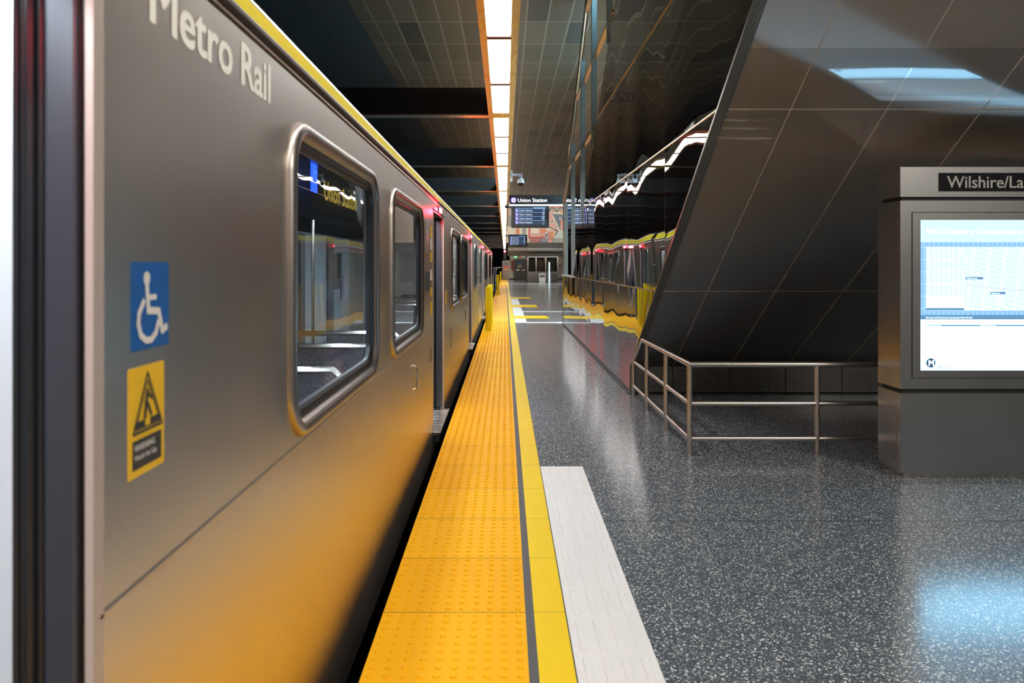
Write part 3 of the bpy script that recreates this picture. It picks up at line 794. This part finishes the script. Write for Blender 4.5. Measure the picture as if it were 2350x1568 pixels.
MB().box(KX0+.03, KX1-.03, KY+.015, KB-.03, 0, .043).build('plinth', STEEL, ks)
ns = MB().box(3.027, 3.963, KY-.004, KY+.002, 2.007, 2.135).build('name_panel', GBLACK, kh)
text('lettering', 'Wilshire/La Cienega', .118, FACE(3.085, KY-.004, 2.031), pbr('name_letter_grey', (.50, .49, .44), .5), kh, bold=.018, depth=.001, sx=.97)
# mitred frame lines and bezel
m = MB()
for (x0, x1, z0, z1) in ((2.838, KX1-.08, .700, 1.862),):
    for (a0, a1, b0, b1) in ((x0, x1, z0, z0+.004), (x0, x1, z1-.004, z1), (x0, x0+.004, z0, z1), (x1-.004, x1, z0, z1)):
        m.box(a0, a1, KY-.002, KY, b0, b1)
m.build('frame_groove', BLACK, kb)
m = MB()
m.box(2.845, KX1-.087, KY-.004, KY, 1.806, 1.855); m.box(2.845, KX1-.087, KY-.004, KY, .707, .757); m.box(2.845, 2.900, KY-.004, KY, .757, 1.806); m.box(4.09, KX1-.087, KY-.004, KY, .757, 1.806)
m.build('bezel', KSTEEL, kb)
scn = MB().box(2.900, 4.09, KY-.0045, KY-.001, .757, 1.806).build('screen', SCR_W, kb); scn['label'] = 'lit map screen'
def K(y): return 1.49-(y-609)*.0030425
def KXp(x): return (x-1159)*.0030425
def sbox(nm, x0, x1, y0, y1, mat, e=.0008):
    return MB().box(KXp(x0), KXp(x1), KY-.0045-e, KY-.0045, K(y1), K(y0)).build(nm, mat, kb)
sbox('screen_header', 2112, 2503, 505, 556, SCR_H)
sbox('screen_map_margin', 2112, 2503, 556, 723, mat_mapblue())
sbox('screen_map', 2124, 2491, 567, 713, mat_map(), .0012)
sbox('map_legend', 2124, 2211, 680, 708, SCR_LET, .0016)
sbox('map_legend_bar', 2124, 2211, 707, 712, SCR_B, .0018)
sbox('screen_band', 2112, 2503, 723, 733.5, SCR_B, .0010)
for (x0, x1) in ((2125, 2250), (2255, 2400), (2405, 2490)): sbox('caption_bar', x0, x1, 745.5, 749, SCR_B)
sbox('station_tag', 2215, 2255, 636, 641.5, SCR_B, .0018)
sbox('station_tag', 2272, 2306, 670, 675.5, SCR_B, .0018)
def ktext(s, x, y, h, mat, bold=.01, sx=1.0, e=.0022):
    text('lettering', s, h/ .70, FACE(KXp(x), KY-.0045, K(y)), mat, kb, bold=bold, depth=e, sx=sx)
ktext('Mid-Wilshire Connections', 2124, 537.5, .038, SCR_LET, .03, 1.15)
ktext('Bus Lines and Connections Serving the Metro D Line', 2124, 730.8, .0125, SCR_LET, .02, .84)
ktext('Wilshire/La Cienega Station', 2125.5, 748.6, .007, SCR_LET, .02, .9)
ktext('Wilshire/Fairfax Station', 2256, 748.6, .007, SCR_LET, .02, .9)
ktext('Wilshire/La Cienega', 2217, 640.4, .0085, SCR_LET, .02, .74)
ktext('Wilshire/Fairfax', 2274, 674.4, .0085, SCR_LET, .02, .74)
ktext('Metro', 2150, 848, .028, emit('ink_blue', (.05, .16, .30), .5), .0, 1.15, .0030)
m = MB().disc((KXp(2135.3), KY-.0055, K(833)), .033, 1, .0008, 32); m.build('logo_disc', MATS['ink_blue'], kb)
ktext('M', 2129, 839.5, .040, SCR_LET, .05, .95)
# metro line across the map
m = MB()
pts = [(2215, 650), (2240, 657), (2275, 662), (2310, 664), (2350, 669)]
for (p, q) in zip(pts[:-1], pts[1:]):
    a1 = Vector((KXp(p[0]), KY-.0062, K(p[1]))); b1 = Vector((KXp(q[0]), KY-.0062, K(q[1])))
    m.add([a1, b1, b1+Vector((0, 0, .004)), a1+Vector((0, 0, .004))], [(0, 1, 2, 3)])
m.build('map_line', emit('map_line_grey', (.62, .62, .80), 1.0), kb)
m = MB().disc((KX0-.010, KY+.18, .40), .008, 0, .012, 12); m.build('lock', STEEL, kf)
m = MB().box(KX0-.0065, KX0-.002, KY+.05, KY+.22, .12, .50); m.build('side_hatch', KMIRR, kf)

# ------------------------------------------------------------------ linear light, beams
LX0, LX1, LZ = -.145, .045, 3.39
ll = thing('linear_ceiling_light', (-.05, 40, LZ), 'continuous suspended line of white light panels in a steel trough above the platform', 'ceiling light')
m = MB().box(-.209, -.150, -8, 92, LZ-.004, LZ+.20); m.box(.050, .113, -8, 92, LZ-.004, LZ+.20); m.box(-.209, .113, -8, 92, LZ+.16, LZ+.20)
trough = m.build('trough', mat_steel('trough_steel', (.66, .56, .42), .28, axis=0), ll)
for k in range(-11, 50):
    y_ = 9.75+1.66*k
    MB().box(LX0, LX1, y_+(.16 if k % 3 == 0 else .035), y_+1.66-(.16 if (k+1) % 3 == 0 else .035), LZ+.004, LZ+.012).build('diffuser', DIFF, ll)
m = MB(); mg = MB()
for k in range(-11, 51):
    y_ = 9.75+1.66*k
    (m if k % 3 == 0 else mg).box(-.150, .050, y_-(.16 if k % 3 == 0 else .035), y_+(.16 if k % 3 == 0 else .035), LZ-.003, LZ+.02)
m.each('crosspiece', MATS['trough_steel'], ll); mg.each('divider', pbr('divider_brown', (.14, .08, .05), .5), ll)
for yy in (10.85, 21.0):
    text('lettering', 'Wilshire/La Cienega', .125, frame((.114, yy, LZ+.05), (0, 1, 0), (0, 0, 1)), LETW, ll, bold=.012, depth=.002)
names = ['first', 'second', 'third', 'fourth', 'fifth', 'sixth', 'seventh', 'eighth', 'ninth', 'tenth', 'eleventh', 'twelfth', 'thirteenth', 'fourteenth', 'fifteenth', 'sixteenth', 'seventeenth']
beam0 = None
for k in range(16):
    y_ = 9.72+4.98*k
    if beam0 is None:
        beam0 = thing('cross_beam', (-4.3, y_, LZ), 'x', 'beam', 'black cross beams over the track')
        MB().box(-8.9, -.212, y_, y_+.14, LZ+.01, LZ+.345).build('web', BEAMM, beam0)
        MB().box(-8.9, -.212, y_-.002, y_+.16, LZ-.006, LZ+.01).build('bottom_flange', MATS['trough_steel'], beam0)
        o = beam0
    else: o = copy_tree(beam0, None, (0, 4.98*k, 0))
    o['label'] = names[k] + ' black cross beam counted from the camera, over the train and track'

# ------------------------------------------------------------------ signs and displays
sy = 22.85
s1 = thing('station_sign', (.95, sy, 3.28), 'black hanging sign reading Union Station with a purple D bullet', 'sign')
MB().bbox(.14, 1.85, sy, sy+.16, 3.30, 3.58, .01).build('sign_box', GBLACK, s1)
MB().box(.14, 1.85, sy-.005, sy+.16, 3.265, 3.30).build('lower_edge_light', emit('edge_light_white', (.9, .95, 1), 1.3), s1)
c = at(1178.6, 459.4, sy); MB().disc((c.x, sy-.006, c.z), .083, 1, .006, 28).build('line_bullet', PURP, s1)
text('bullet_letter', 'D', .13, FACE(c.x-.045, sy-.007, c.z-.047), LETW, s1, bold=.02, depth=.002)
text('lettering', 'Union Station', .158, FACE(at(1188, 0, sy).x, sy-.002, at(0, 463.8, sy).z), LETW, s1, bold=.012, depth=.003, sx=1.0)
m = MB()
m.box(.113, .15, sy+.04, sy+.12, 3.40, 3.56)
m.build('mounting_arm', BLACK, s1)
def display(x0, x1, y0, y1, Y, label, first):
    a = at(x0, y1, Y); b = at(x1, y0, Y); w_ = b.x-a.x; h = b.z-a.z
    d_ = thing('arrivals_display', ((a.x+b.x)/2, Y, a.z), label, 'display screen', 'hanging arrivals displays')
    MB().bbox(a.x, b.x, Y, Y+.18, a.z, b.z, .012).build('housing', pbr('display_housing', (.018, .015, .012), .3), d_)
    sx0, sx1 = a.x+w_*.09, b.x-w_*.09; sz0, sz1 = a.z+h*.14, b.z-h*.10
    s_ = MB().box(sx0, sx1, Y-.004, Y, sz0, sz1).build('screen', DISP, d_)
    hh = (sz1-sz0)/4.35
    m = MB()
    for k in range(5): m.box(sx0+.01, sx1-.01, Y-.006, Y-.004, sz1-hh*.35-k*hh-.004, sz1-hh*.35-k*hh+.006) if k < 4 else None
    m.build('row_line', DISPL, s_)
    MB().box((sx0+sx1)/2+.1, sx1-.01, Y-.006, Y-.004, sz1-.05, sz1-.015).build('clock_bar', DISPL, s_)
    for k in range(4):
        zc = sz1-hh*.35-(k+.5)*hh
        MB().disc((sx0+.07, Y-.008, zc), .045, 1, .004, 16).build('row_bullet', PURP, s_)
        text('row_letter', 'D', .065, FACE(sx0+.047, Y-.009, zc-.024), DISPT, s_, bold=.01, depth=.001)
        text('row_text', 'Union Station', .075, FACE(sx0+.14, Y-.005, zc-.025), DISPT, s_, bold=.01, depth=.002)
        text('row_minutes', ['4', '14', '24', '--'][k], .085, FACE(sx1-.04, Y-.005, zc-.015), DISPT, s_, bold=.01, depth=.002, align='RIGHT')
        text('row_minutes', 'min', .04, FACE(sx1-.04, Y-.005, zc-.055), DISPT, s_, bold=.01, depth=.002, align='RIGHT')
    m = MB()
    m.box(.09, a.x+.01, Y+.05, Y+.13, LZ+.02, min(LZ+.14, b.z))
    if b.z < LZ+.02: m = MB().box(.0, .09, Y+.05, Y+.13, b.z-.1, LZ+.02); m.box(.0, a.x+.01, Y+.05, Y+.13, b.z-.1, b.z-.04)
    m.build('mounting_arm', BLACK, d_)
display(1173.2, 1260, 470, 523, 24.0, 'larger dark arrivals display hanging just behind the Union Station sign', True)
display(1166.3, 1209.8, 538.5, 566.5, 48.0, 'smaller dark arrivals display hanging farther down the platform', False)

# security camera on the light trough
cc = thing('security_camera', (.30, 16.5, 3.1), 'white dome security camera on an arm from the ceiling light trough', 'security camera')
MB().bbox(.113, .16, 16.42, 16.58, 3.28, 3.52, .01).build('wall_bracket', pbr('cctv_white', (.55, .58, .62), .4), cc)
m = MB().bbox(.15, .38, 16.46, 16.54, 3.40, 3.45, .008); m.tube([(.34, 16.5, 3.42), (.34, 16.5, 3.33)], .03, 12)
m.build('arm', MATS['cctv_white'], cc)
MB().disc((.34, 16.5, 3.25), .078, 2, .09, 20, .06).build('housing', MATS['cctv_white'], cc, smooth=True)
MB().sphere((.34, 16.5, 3.25), .06).build('dome', GBLACK, cc, smooth=True)

# ------------------------------------------------------------------ bollards
def bollard(loc, lab):
    x, y = loc
    b0 = thing('flexible_bollard', (x, y, 0), lab, 'bollard', 'yellow bollards on the platform edge')
    m = MB(); prof = []
    for k in range(24):
        a = 2*PI*k/24; r = .052+(.010 if k % 4 < 2 else 0); prof.append((r*math.cos(a), r*math.sin(a)))
    m.prism(prof, lambda u, v, t: (x+u, y+v, t), .02, 1.0)
    m.build('post', BOLL, b0, smooth=True)
    m = MB().disc((x, y, .006), .13, 2, .016, 24, .10); bs = m.build('base_plate', BOLL, b0)
    m = MB()
    for k in range(6): m.disc((x+.085*math.cos(k*PI/3), y+.085*math.sin(k*PI/3), .016), .012, 2, .014, 6)
    m.each('bolt', YSTK, bs)
    return b0
spots = [(-.375, 17.15, 'nearest yellow bollard, on the domed strip beside the gap between the rail cars'),
         (-.375, 18.0, 'second yellow bollard, just behind the nearest one'),
         (-.375, 18.85, 'third yellow bollard of the row by the rail car gap'),
         (-.375, 19.7, 'fourth yellow bollard, last of the row by the rail car gap'),
         (-.37, 39.2, 'yellow bollard on the domed strip at the tail of the train'),
         (-.37, 40.1, 'yellow bollard right behind the one at the tail of the train'),
         (-.36, 60.5, 'farthest yellow bollard, near the end of the domed strip')]
bb = None
for (x, y, l) in spots:
    if bb is None: bb = bollard((x, y), l); b00 = (x, y)
    else:
        o = copy_tree(bb, None, (x-b00[0], y-b00[1], 0)); o['label'] = l

# ------------------------------------------------------------------ far end: mural, soffit, lobby
MY = 58.0
def mp(x, y): v = at(x, y, MY); return (v.x, v.z)
mu = thing('mural', (3.0, MY, 3.2), 'large patterned mural of geometric shapes high on the far end wall', 'mural')
a = mp(1163, 557); b = mp(1330, 470)
MB().box(a[0], 7.5, MY, MY+.3, a[1], 6.3).build('mural_panel', pbr('mural_ground', (.44, .36, .30), .6), mu)
cols = {'red': (.48, .05, .05), 'pink': (.55, .28, .22), 'teal': (.11, .15, .16), 'blue': (.08, .12, .22), 'cream': (.62, .56, .44), 'black': (.02, .02, .02), 'mint': (.42, .50, .45), 'orange': (.60, .20, .09), 'grey': (.25, .25, .24)}
shapes = {k: MB() for k in cols}
dep = [0]
def mpoly(c, pts):
    dep[0] += 1; t0 = MY-.004-.0012*dep[0]
    shapes[c].prism([mp(*p) for p in pts], lambda u, v, t: (u, t, v), MY+.0, t0)
def mrect(c, x0, y0, x1, y1): mpoly(c, [(x0, y0), (x1, y0), (x1, y1), (x0, y1)])
def mring(c, x, y, r, n=20): mpoly(c, [(x+r*math.cos(2*PI*i/n), y+r*math.sin(2*PI*i/n)) for i in range(n)])
def marc(c, x, y, r): mpoly(c, [(x+r*math.cos(PI*i/12), y-r*math.sin(PI*i/12)) for i in range(13)])
mrect('grey', 1163, 495, 1175, 520); mrect('cream', 1165, 520, 1178, 557)
for x in (1267.5, 1288): 
    for c, r in (('black', 10.5), ('cream', 8.5), ('black', 6.8), ('cream', 5.2), ('red', 3.2)): marc(c, x, 487, r)
mrect('red', 1262, 475, 1297, 476.3); mrect('blue', 1258, 478, 1262, 487); mrect('cream', 1264, 487, 1297, 489.8)
mpoly('teal', [(1266, 491), (1297, 493), (1297, 527), (1284, 526)]); mpoly('blue', [(1277, 496), (1293, 498), (1293, 509), (1279, 508)]); mring('cream', 1286, 502, 3.2); mring('blue', 1286, 502, 2)
mpoly('cream', [(1266, 492.5), (1268.5, 493), (1285, 527), (1282.5, 527)])
mrect('orange', 1286, 506, 1296, 512); mrect('pink', 1286, 513, 1296, 526)
mpoly('pink', [(1259, 489), (1265, 489), (1281, 527), (1259, 521)])
for (x, y, r) in ((1266.5, 508.5, 4.6), (1273, 514.5, 2.8), (1275.6, 520.6, 3.0)): mring('cream', x, y, r); mring('teal', x, y, r*.68)
mpoly('mint', [(1284, 529), (1297, 529), (1297, 549), (1270, 547)])
mpoly('cream', [(1258, 519), (1281, 528), (1281, 533), (1273, 545), (1270, 545), (1270, 533), (1251, 531), (1251, 526)])
mpoly('black', [(1260, 520.5), (1280, 529), (1280, 533), (1272.5, 543.5), (1271.8, 541), (1277.5, 532.5), (1277, 530.5), (1259, 522.5)])
mpoly('pink', [(1252, 528), (1271, 528.5), (1277, 531), (1272, 538), (1271, 531.5), (1252, 530.5)])
mrect('cream', 1163, 521, 1213, 557); mrect('orange', 1184, 524, 1192, 538); mrect('grey', 1199, 524, 1207, 537); mrect('red', 1213, 522, 1252, 547)
mrect('pink', 1216, 522, 1251, 544); mrect('cream', 1218, 524, 1237, 542); mrect('pink', 1219, 536, 1236, 541); marc('orange', 1246, 534, 7)
mrect('orange', 1258, 532, 1270, 548); mrect('grey', 1260, 535, 1263, 546); mrect('cream', 1251, 533, 1256, 548); mrect('blue', 1251.5, 536, 1255.5, 545)
for x in range(1217, 1242, 5):
    for y in (549, 553): mrect('red', x, y, x+3, y+2.5)
mrect('blue', 1241, 547, 1256, 557)
for x in (1244, 1248, 1252): mrect('cream', x, 547, x+.6, 557)
mrect('cream', 1241, 551, 1256, 551.6); mrect('pink', 1257, 549, 1266, 557)
mpoly('grey', [(1268, 549), (1297, 551), (1297, 557), (1268, 557)])
for x in (1272, 1279, 1286, 1293): mring('cream', x, 554, 2.2); mring('teal', x, 554, 1.2)
for i, (c, m_) in enumerate(shapes.items()):
    if m_.v: m_.each('painted_shape', pbr('mural_'+c, cols[c], .6), mu)
# curved tiled soffit from mural foot back to lobby
SOF = mat_tilewall('soffit_tile', (.34, .32, .29), (.22, .21, .19), .6, .6, .03)
x0 = a[0]+.05
m = MB(); P = []
for k in range(9):
    t_ = k/8; yy = MY+21.8*(t_**1.6); zz = 3.2 - .75*math.sin(t_*PI/2) + .12*math.sin(t_*PI)*0
    P.append((yy, zz))
m.loops([[(.22, yy, zz) for yy, zz in P], [(7.5, yy, zz) for yy, zz in P]], close=False)
struct(m.build('trim_4', SOF, smooth=True))
EY = 80.0
def ep(x, y): return at(x, y, EY)
BEI = mat_tilewall('lobby_wall_panel', (.62, .55, .44), (.2, .18, .15), 1.5, 3.1, .02)
struct(MB().box(.5, 9, EY, EY+.3, 0, 4).build('wall_far', BEI))
struct(MB().box(.5, 7.5, EY-.05, EY, 0, .15).build('baseboard_far', INTD))
# door
dr = thing('double_door', (ep(1195, 0).x, EY-.05, 0), 'brown double door at the far left of the lobby wall', 'door')
dx0, dx1, dz = ep(1181.5, 0).x, ep(1208, 0).x, ep(0, 597).z
MB().box(dx0-.08, dx1+.08, EY-.06, EY, 0, dz+.08).build('door_frame', pbr('door_frame_brown', (.07, .06, .045), .5), dr)
for (u0, u1) in ((dx0, (dx0+dx1)/2-.01), ((dx0+dx1)/2+.01, dx1)):
    lf = MB().box(u0, u1, EY-.09, EY-.06, 0.02, dz).build('door_leaf', pbr('door_brown', (.115, .10, .075), .45), dr)
    MB().box(u0+.12, u1-.12, EY-.13, EY-.09, .98, 1.03).build('push_bar', STEEL, lf)
m = MB(); m.cur = 0; u = ep(1187, 0).x; v = ep(1197.5, 0).x
m.box(u, v, EY-.125, EY-.095, ep(0, 607.5).z, ep(0, 603).z); m.cur = 1; m.box(u, v, EY-.125, EY-.095, ep(0, 612).z, ep(0, 607.5).z); m.cur = 2; m.box(u, v, EY-.125, EY-.095, ep(0, 614.5).z, ep(0, 612).z)
tag(m.build('door_notice', [BLUE, pbr('notice_olive', (.5, .55, .05), .5), STWH]), 'blue, green and white notice posted on the brown double door', 'notice')
e = ep(1183.3, 590); ex = thing('exit_sign', (e.x, EY-.06, e.z-.1), 'green lit exit sign above the brown double door', 'sign')
MB().box(e.x-.14, e.x+.14, EY-.06, EY, e.z-.10, e.z+.10).build('sign_box', emit('exit_green', (.05, .75, .25), 1.0), ex)
text('lettering', 'EXIT', .13, FACE(e.x-.12, EY-.062, e.z-.045), LETW, ex, bold=.01)
for (x, y, l) in ((1197, 588.5, 'left small red and black lobby sign above the double door'), (1277, 588.5, 'right small red and black lobby sign near the ticket lobby column')):
    e = ep(x, y); o = thing('overhead_sign', (e.x, EY-2, e.z), l, 'sign', 'small red lobby signs')
    MB().box(e.x-.28, e.x+.28, EY-2, EY-1.95, e.z-.13, e.z+.13).build('sign_box', GBLACK, o)
    MB().box(e.x-.26, e.x-.02, EY-2.01, EY-2, e.z-.11, e.z+.11).build('red_field', emit('sign_red', (.6, .03, .03), .6), o)
    MB().tube([(e.x, EY-1.97, e.z+.13), (e.x, EY-1.97, 3.4)], .02, 6).build('hanger_rod', BLACK, o)
e = ep(1176, 612); tag(MB().box(e.x-.1, e.x+.12, EY-.05, EY, .95, 1.95).build('wall_notice', [pbr('notice_red2', (.5, .05, .05), .5)]), 'narrow red notice on the beige wall left of the double door', 'notice')
e = ep(1285, 610); tag(MB().box(e.x-.08, e.x+.08, EY-.05, EY, e.z-.1, e.z+.1).build('call_panel', GBLACK), 'small black panel on the beige wall at the right of the lobby', 'panel')
# ventilation-like glazed lift / agent booth clad in dark steel
BY = 66.0
def bp(x, y): return at(x, y, BY)
bo = thing('attendant_booth', (bp(1244, 0).x, BY, 0), 'dark steel and glass booth in the middle of the far lobby', 'booth')
u0, u1 = bp(1210, 0).x, bp(1281, 0).x; zt = 1.49+(609-588)*BY/1765
DST = mat_steel('booth_steel', (.15, .125, .11), .3, axis=1)
MB().box(u0, u1, BY, BY+2.6, 0, .95).build('booth_base', DST, bo)
MB().box(u0, u1, BY, BY+2.6, 2.15, zt).build('booth_canopy', mat_steel('canopy_steel', (.07, .07, .075), .35, axis=1, wave=.05), bo)
for xx in (u0, bp(1229, 0).x, bp(1251, 0).x, u1-.1): MB().box(xx, xx+.1, BY, BY+2.6, .95, 2.15).build('booth_post', DST, bo)
MB().box(u0+.1, u1-.1, BY+.04, BY+.05, .95, 2.15).build('booth_glass', mat_glass('booth_glass', (.35, .42, .38), 1.6), bo)
MB().box(u0+.3, u1-.4, BY+2.2, BY+2.3, .95, 2.15).build('booth_interior', pbr('booth_inside', (.30, .12, .10), .6), bo)
area('booth_fill', ((u0+u1)/2, BY+1.2, 2.12), (0, 0, 0), 2.0, 1.2, 60, (.9, 1, .92))  # fill light added so the booth interior shows through its glass
c = bp(1260, 0).x
tag(MB().box(c-.05, c+.05, BY-.45, BY-.35, 0, 1.75).build('light_post', emit('light_bar', (.6, .85, 1), 1.4)), 'slim vertical light bar standing beside the dark booth', 'light')
c0, c1 = bp(1236, 0).x, bp(1251, 0).x
tk = thing('fare_machine', ((c0+c1)/2, BY-.9, 0), 'pale steel cabinet standing in front of the dark booth', 'machine')
MB().bbox(c0, c1, BY-.9, BY-.5, 0.0, .80, .02).build('cabinet', pbr('cabinet_pale', (.42, .44, .42), .35, metal=.5), tk)
MB().box(c0+.06, c1-.06, BY-.91, BY-.9, .45, .7).build('front_panel', INTD, tk)
s0, s1_ = bp(1262, 0).x, bp(1277, 0).x
lt = thing('stepped_stand', ((s0+s1_)/2, BY-1.2, 0), 'dark stepped stand at the right of the booth', 'stand')
for k in range(4): MB().bbox(s0, s1_, BY-1.3, BY-.9, .02+k*.2, .17+k*.2, .01).build('shelf', DST, lt)
MB().box(s0+.02, s1_-.02, BY-1.25, BY-.95, 0, .8).build('core', BLACK, lt)
# signal cabinet at platform end with red display
GY = 80.4
g0 = at(1152.5, 0, GY).x; g1 = at(1170.5, 0, GY).x
cb = thing('platform_end_cabinet', ((g0+g1)/2, GY, 0), 'tall dark cabinet with red lettering at the end of the platform', 'cabinet')
MB().bbox(g0, g1, GY, GY+.5, 0, 2.0, .02).build('cabinet_body', mat_steel('cabinet_brown_steel', (.25, .2, .17), .35, axis=1), cb)
MB().box(g0+.15, g1-.1, GY-.01, GY, 1.15, 1.85).build('cabinet_window', pbr('cab_glass', (.25, .24, .22), .3), cb)
m = MB()
for k in range(5): m.box(g0+.18+k*.1, g0+.25+k*.1, GY-.02, GY-.01, 1.22, 1.42)
m.build('red_marking', emit('cab_red', (.8, .06, .03), .8), cb)
MB().box(g0+.15, g1-.1, GY-.02, GY-.01, 1.0, 1.1).build('orange_bar', emit('cab_orange', (.8, .3, .03), .6), cb)
sg = thing('track_signal', (at(1158.5, 0, 74).x, 74, 2.2), 'red signal lamp hanging at the far end of the track', 'signal')
c = at(1158.5, 577, 74)
MB().bbox(c.x-.13, c.x+.13, 74, 74.2, c.z-.75, c.z+.25, .02).build('signal_head', BLACK, sg)
MB().disc((c.x, 73.95, c.z), .10, 1, .05, 20).build('lens', emit('signal_red', (1, .02, .03), 60), sg)
MB().tube([(c.x, 74.1, c.z+.25), (c.x, 74.1, 3.4)], .03, 8).build('hanger_rod', BLACK, sg)
# tunnel walkway railing beyond the train
tr = thing('walkway_railing', (-1.3, 62, -1.12), 'pale curved railing posts of the walkway beyond the train', 'railing')
for k in range(8):
    xx = -1.95+.17*k
    MB().tube([(xx, 62, -.6), (xx, 62, .55), (xx+.03, 62, 1.05), (xx+.12, 62, 1.25)], .018, 6).build('rail_post', pbr('walk_rail', (.5, .55, .55), .4), tr)
MB().tube([(-1.95, 62, 1.18), (-.3, 62, 1.32)], .02, 6).build('top_rail', MATS['walk_rail'], tr)
MB().box(-2.1, -.55, 61.9, 62.3, -1.12, -.6).build('walkway_kerb', CONC, tr)
for xx, l in ((-1.3, 'track rail nearer the platform'), (-2.74, 'track rail farther from the platform')):
    tag(MB().box(xx-.035, xx+.035, -8, 120, -1.3, -1.12).build('track_rail', pbr('rail_iron', (.2, .18, .17), .35, metal=.9)), 'steel ' + l, 'rail', 'steel running rails')
print('objects', len(bpy.data.objects))
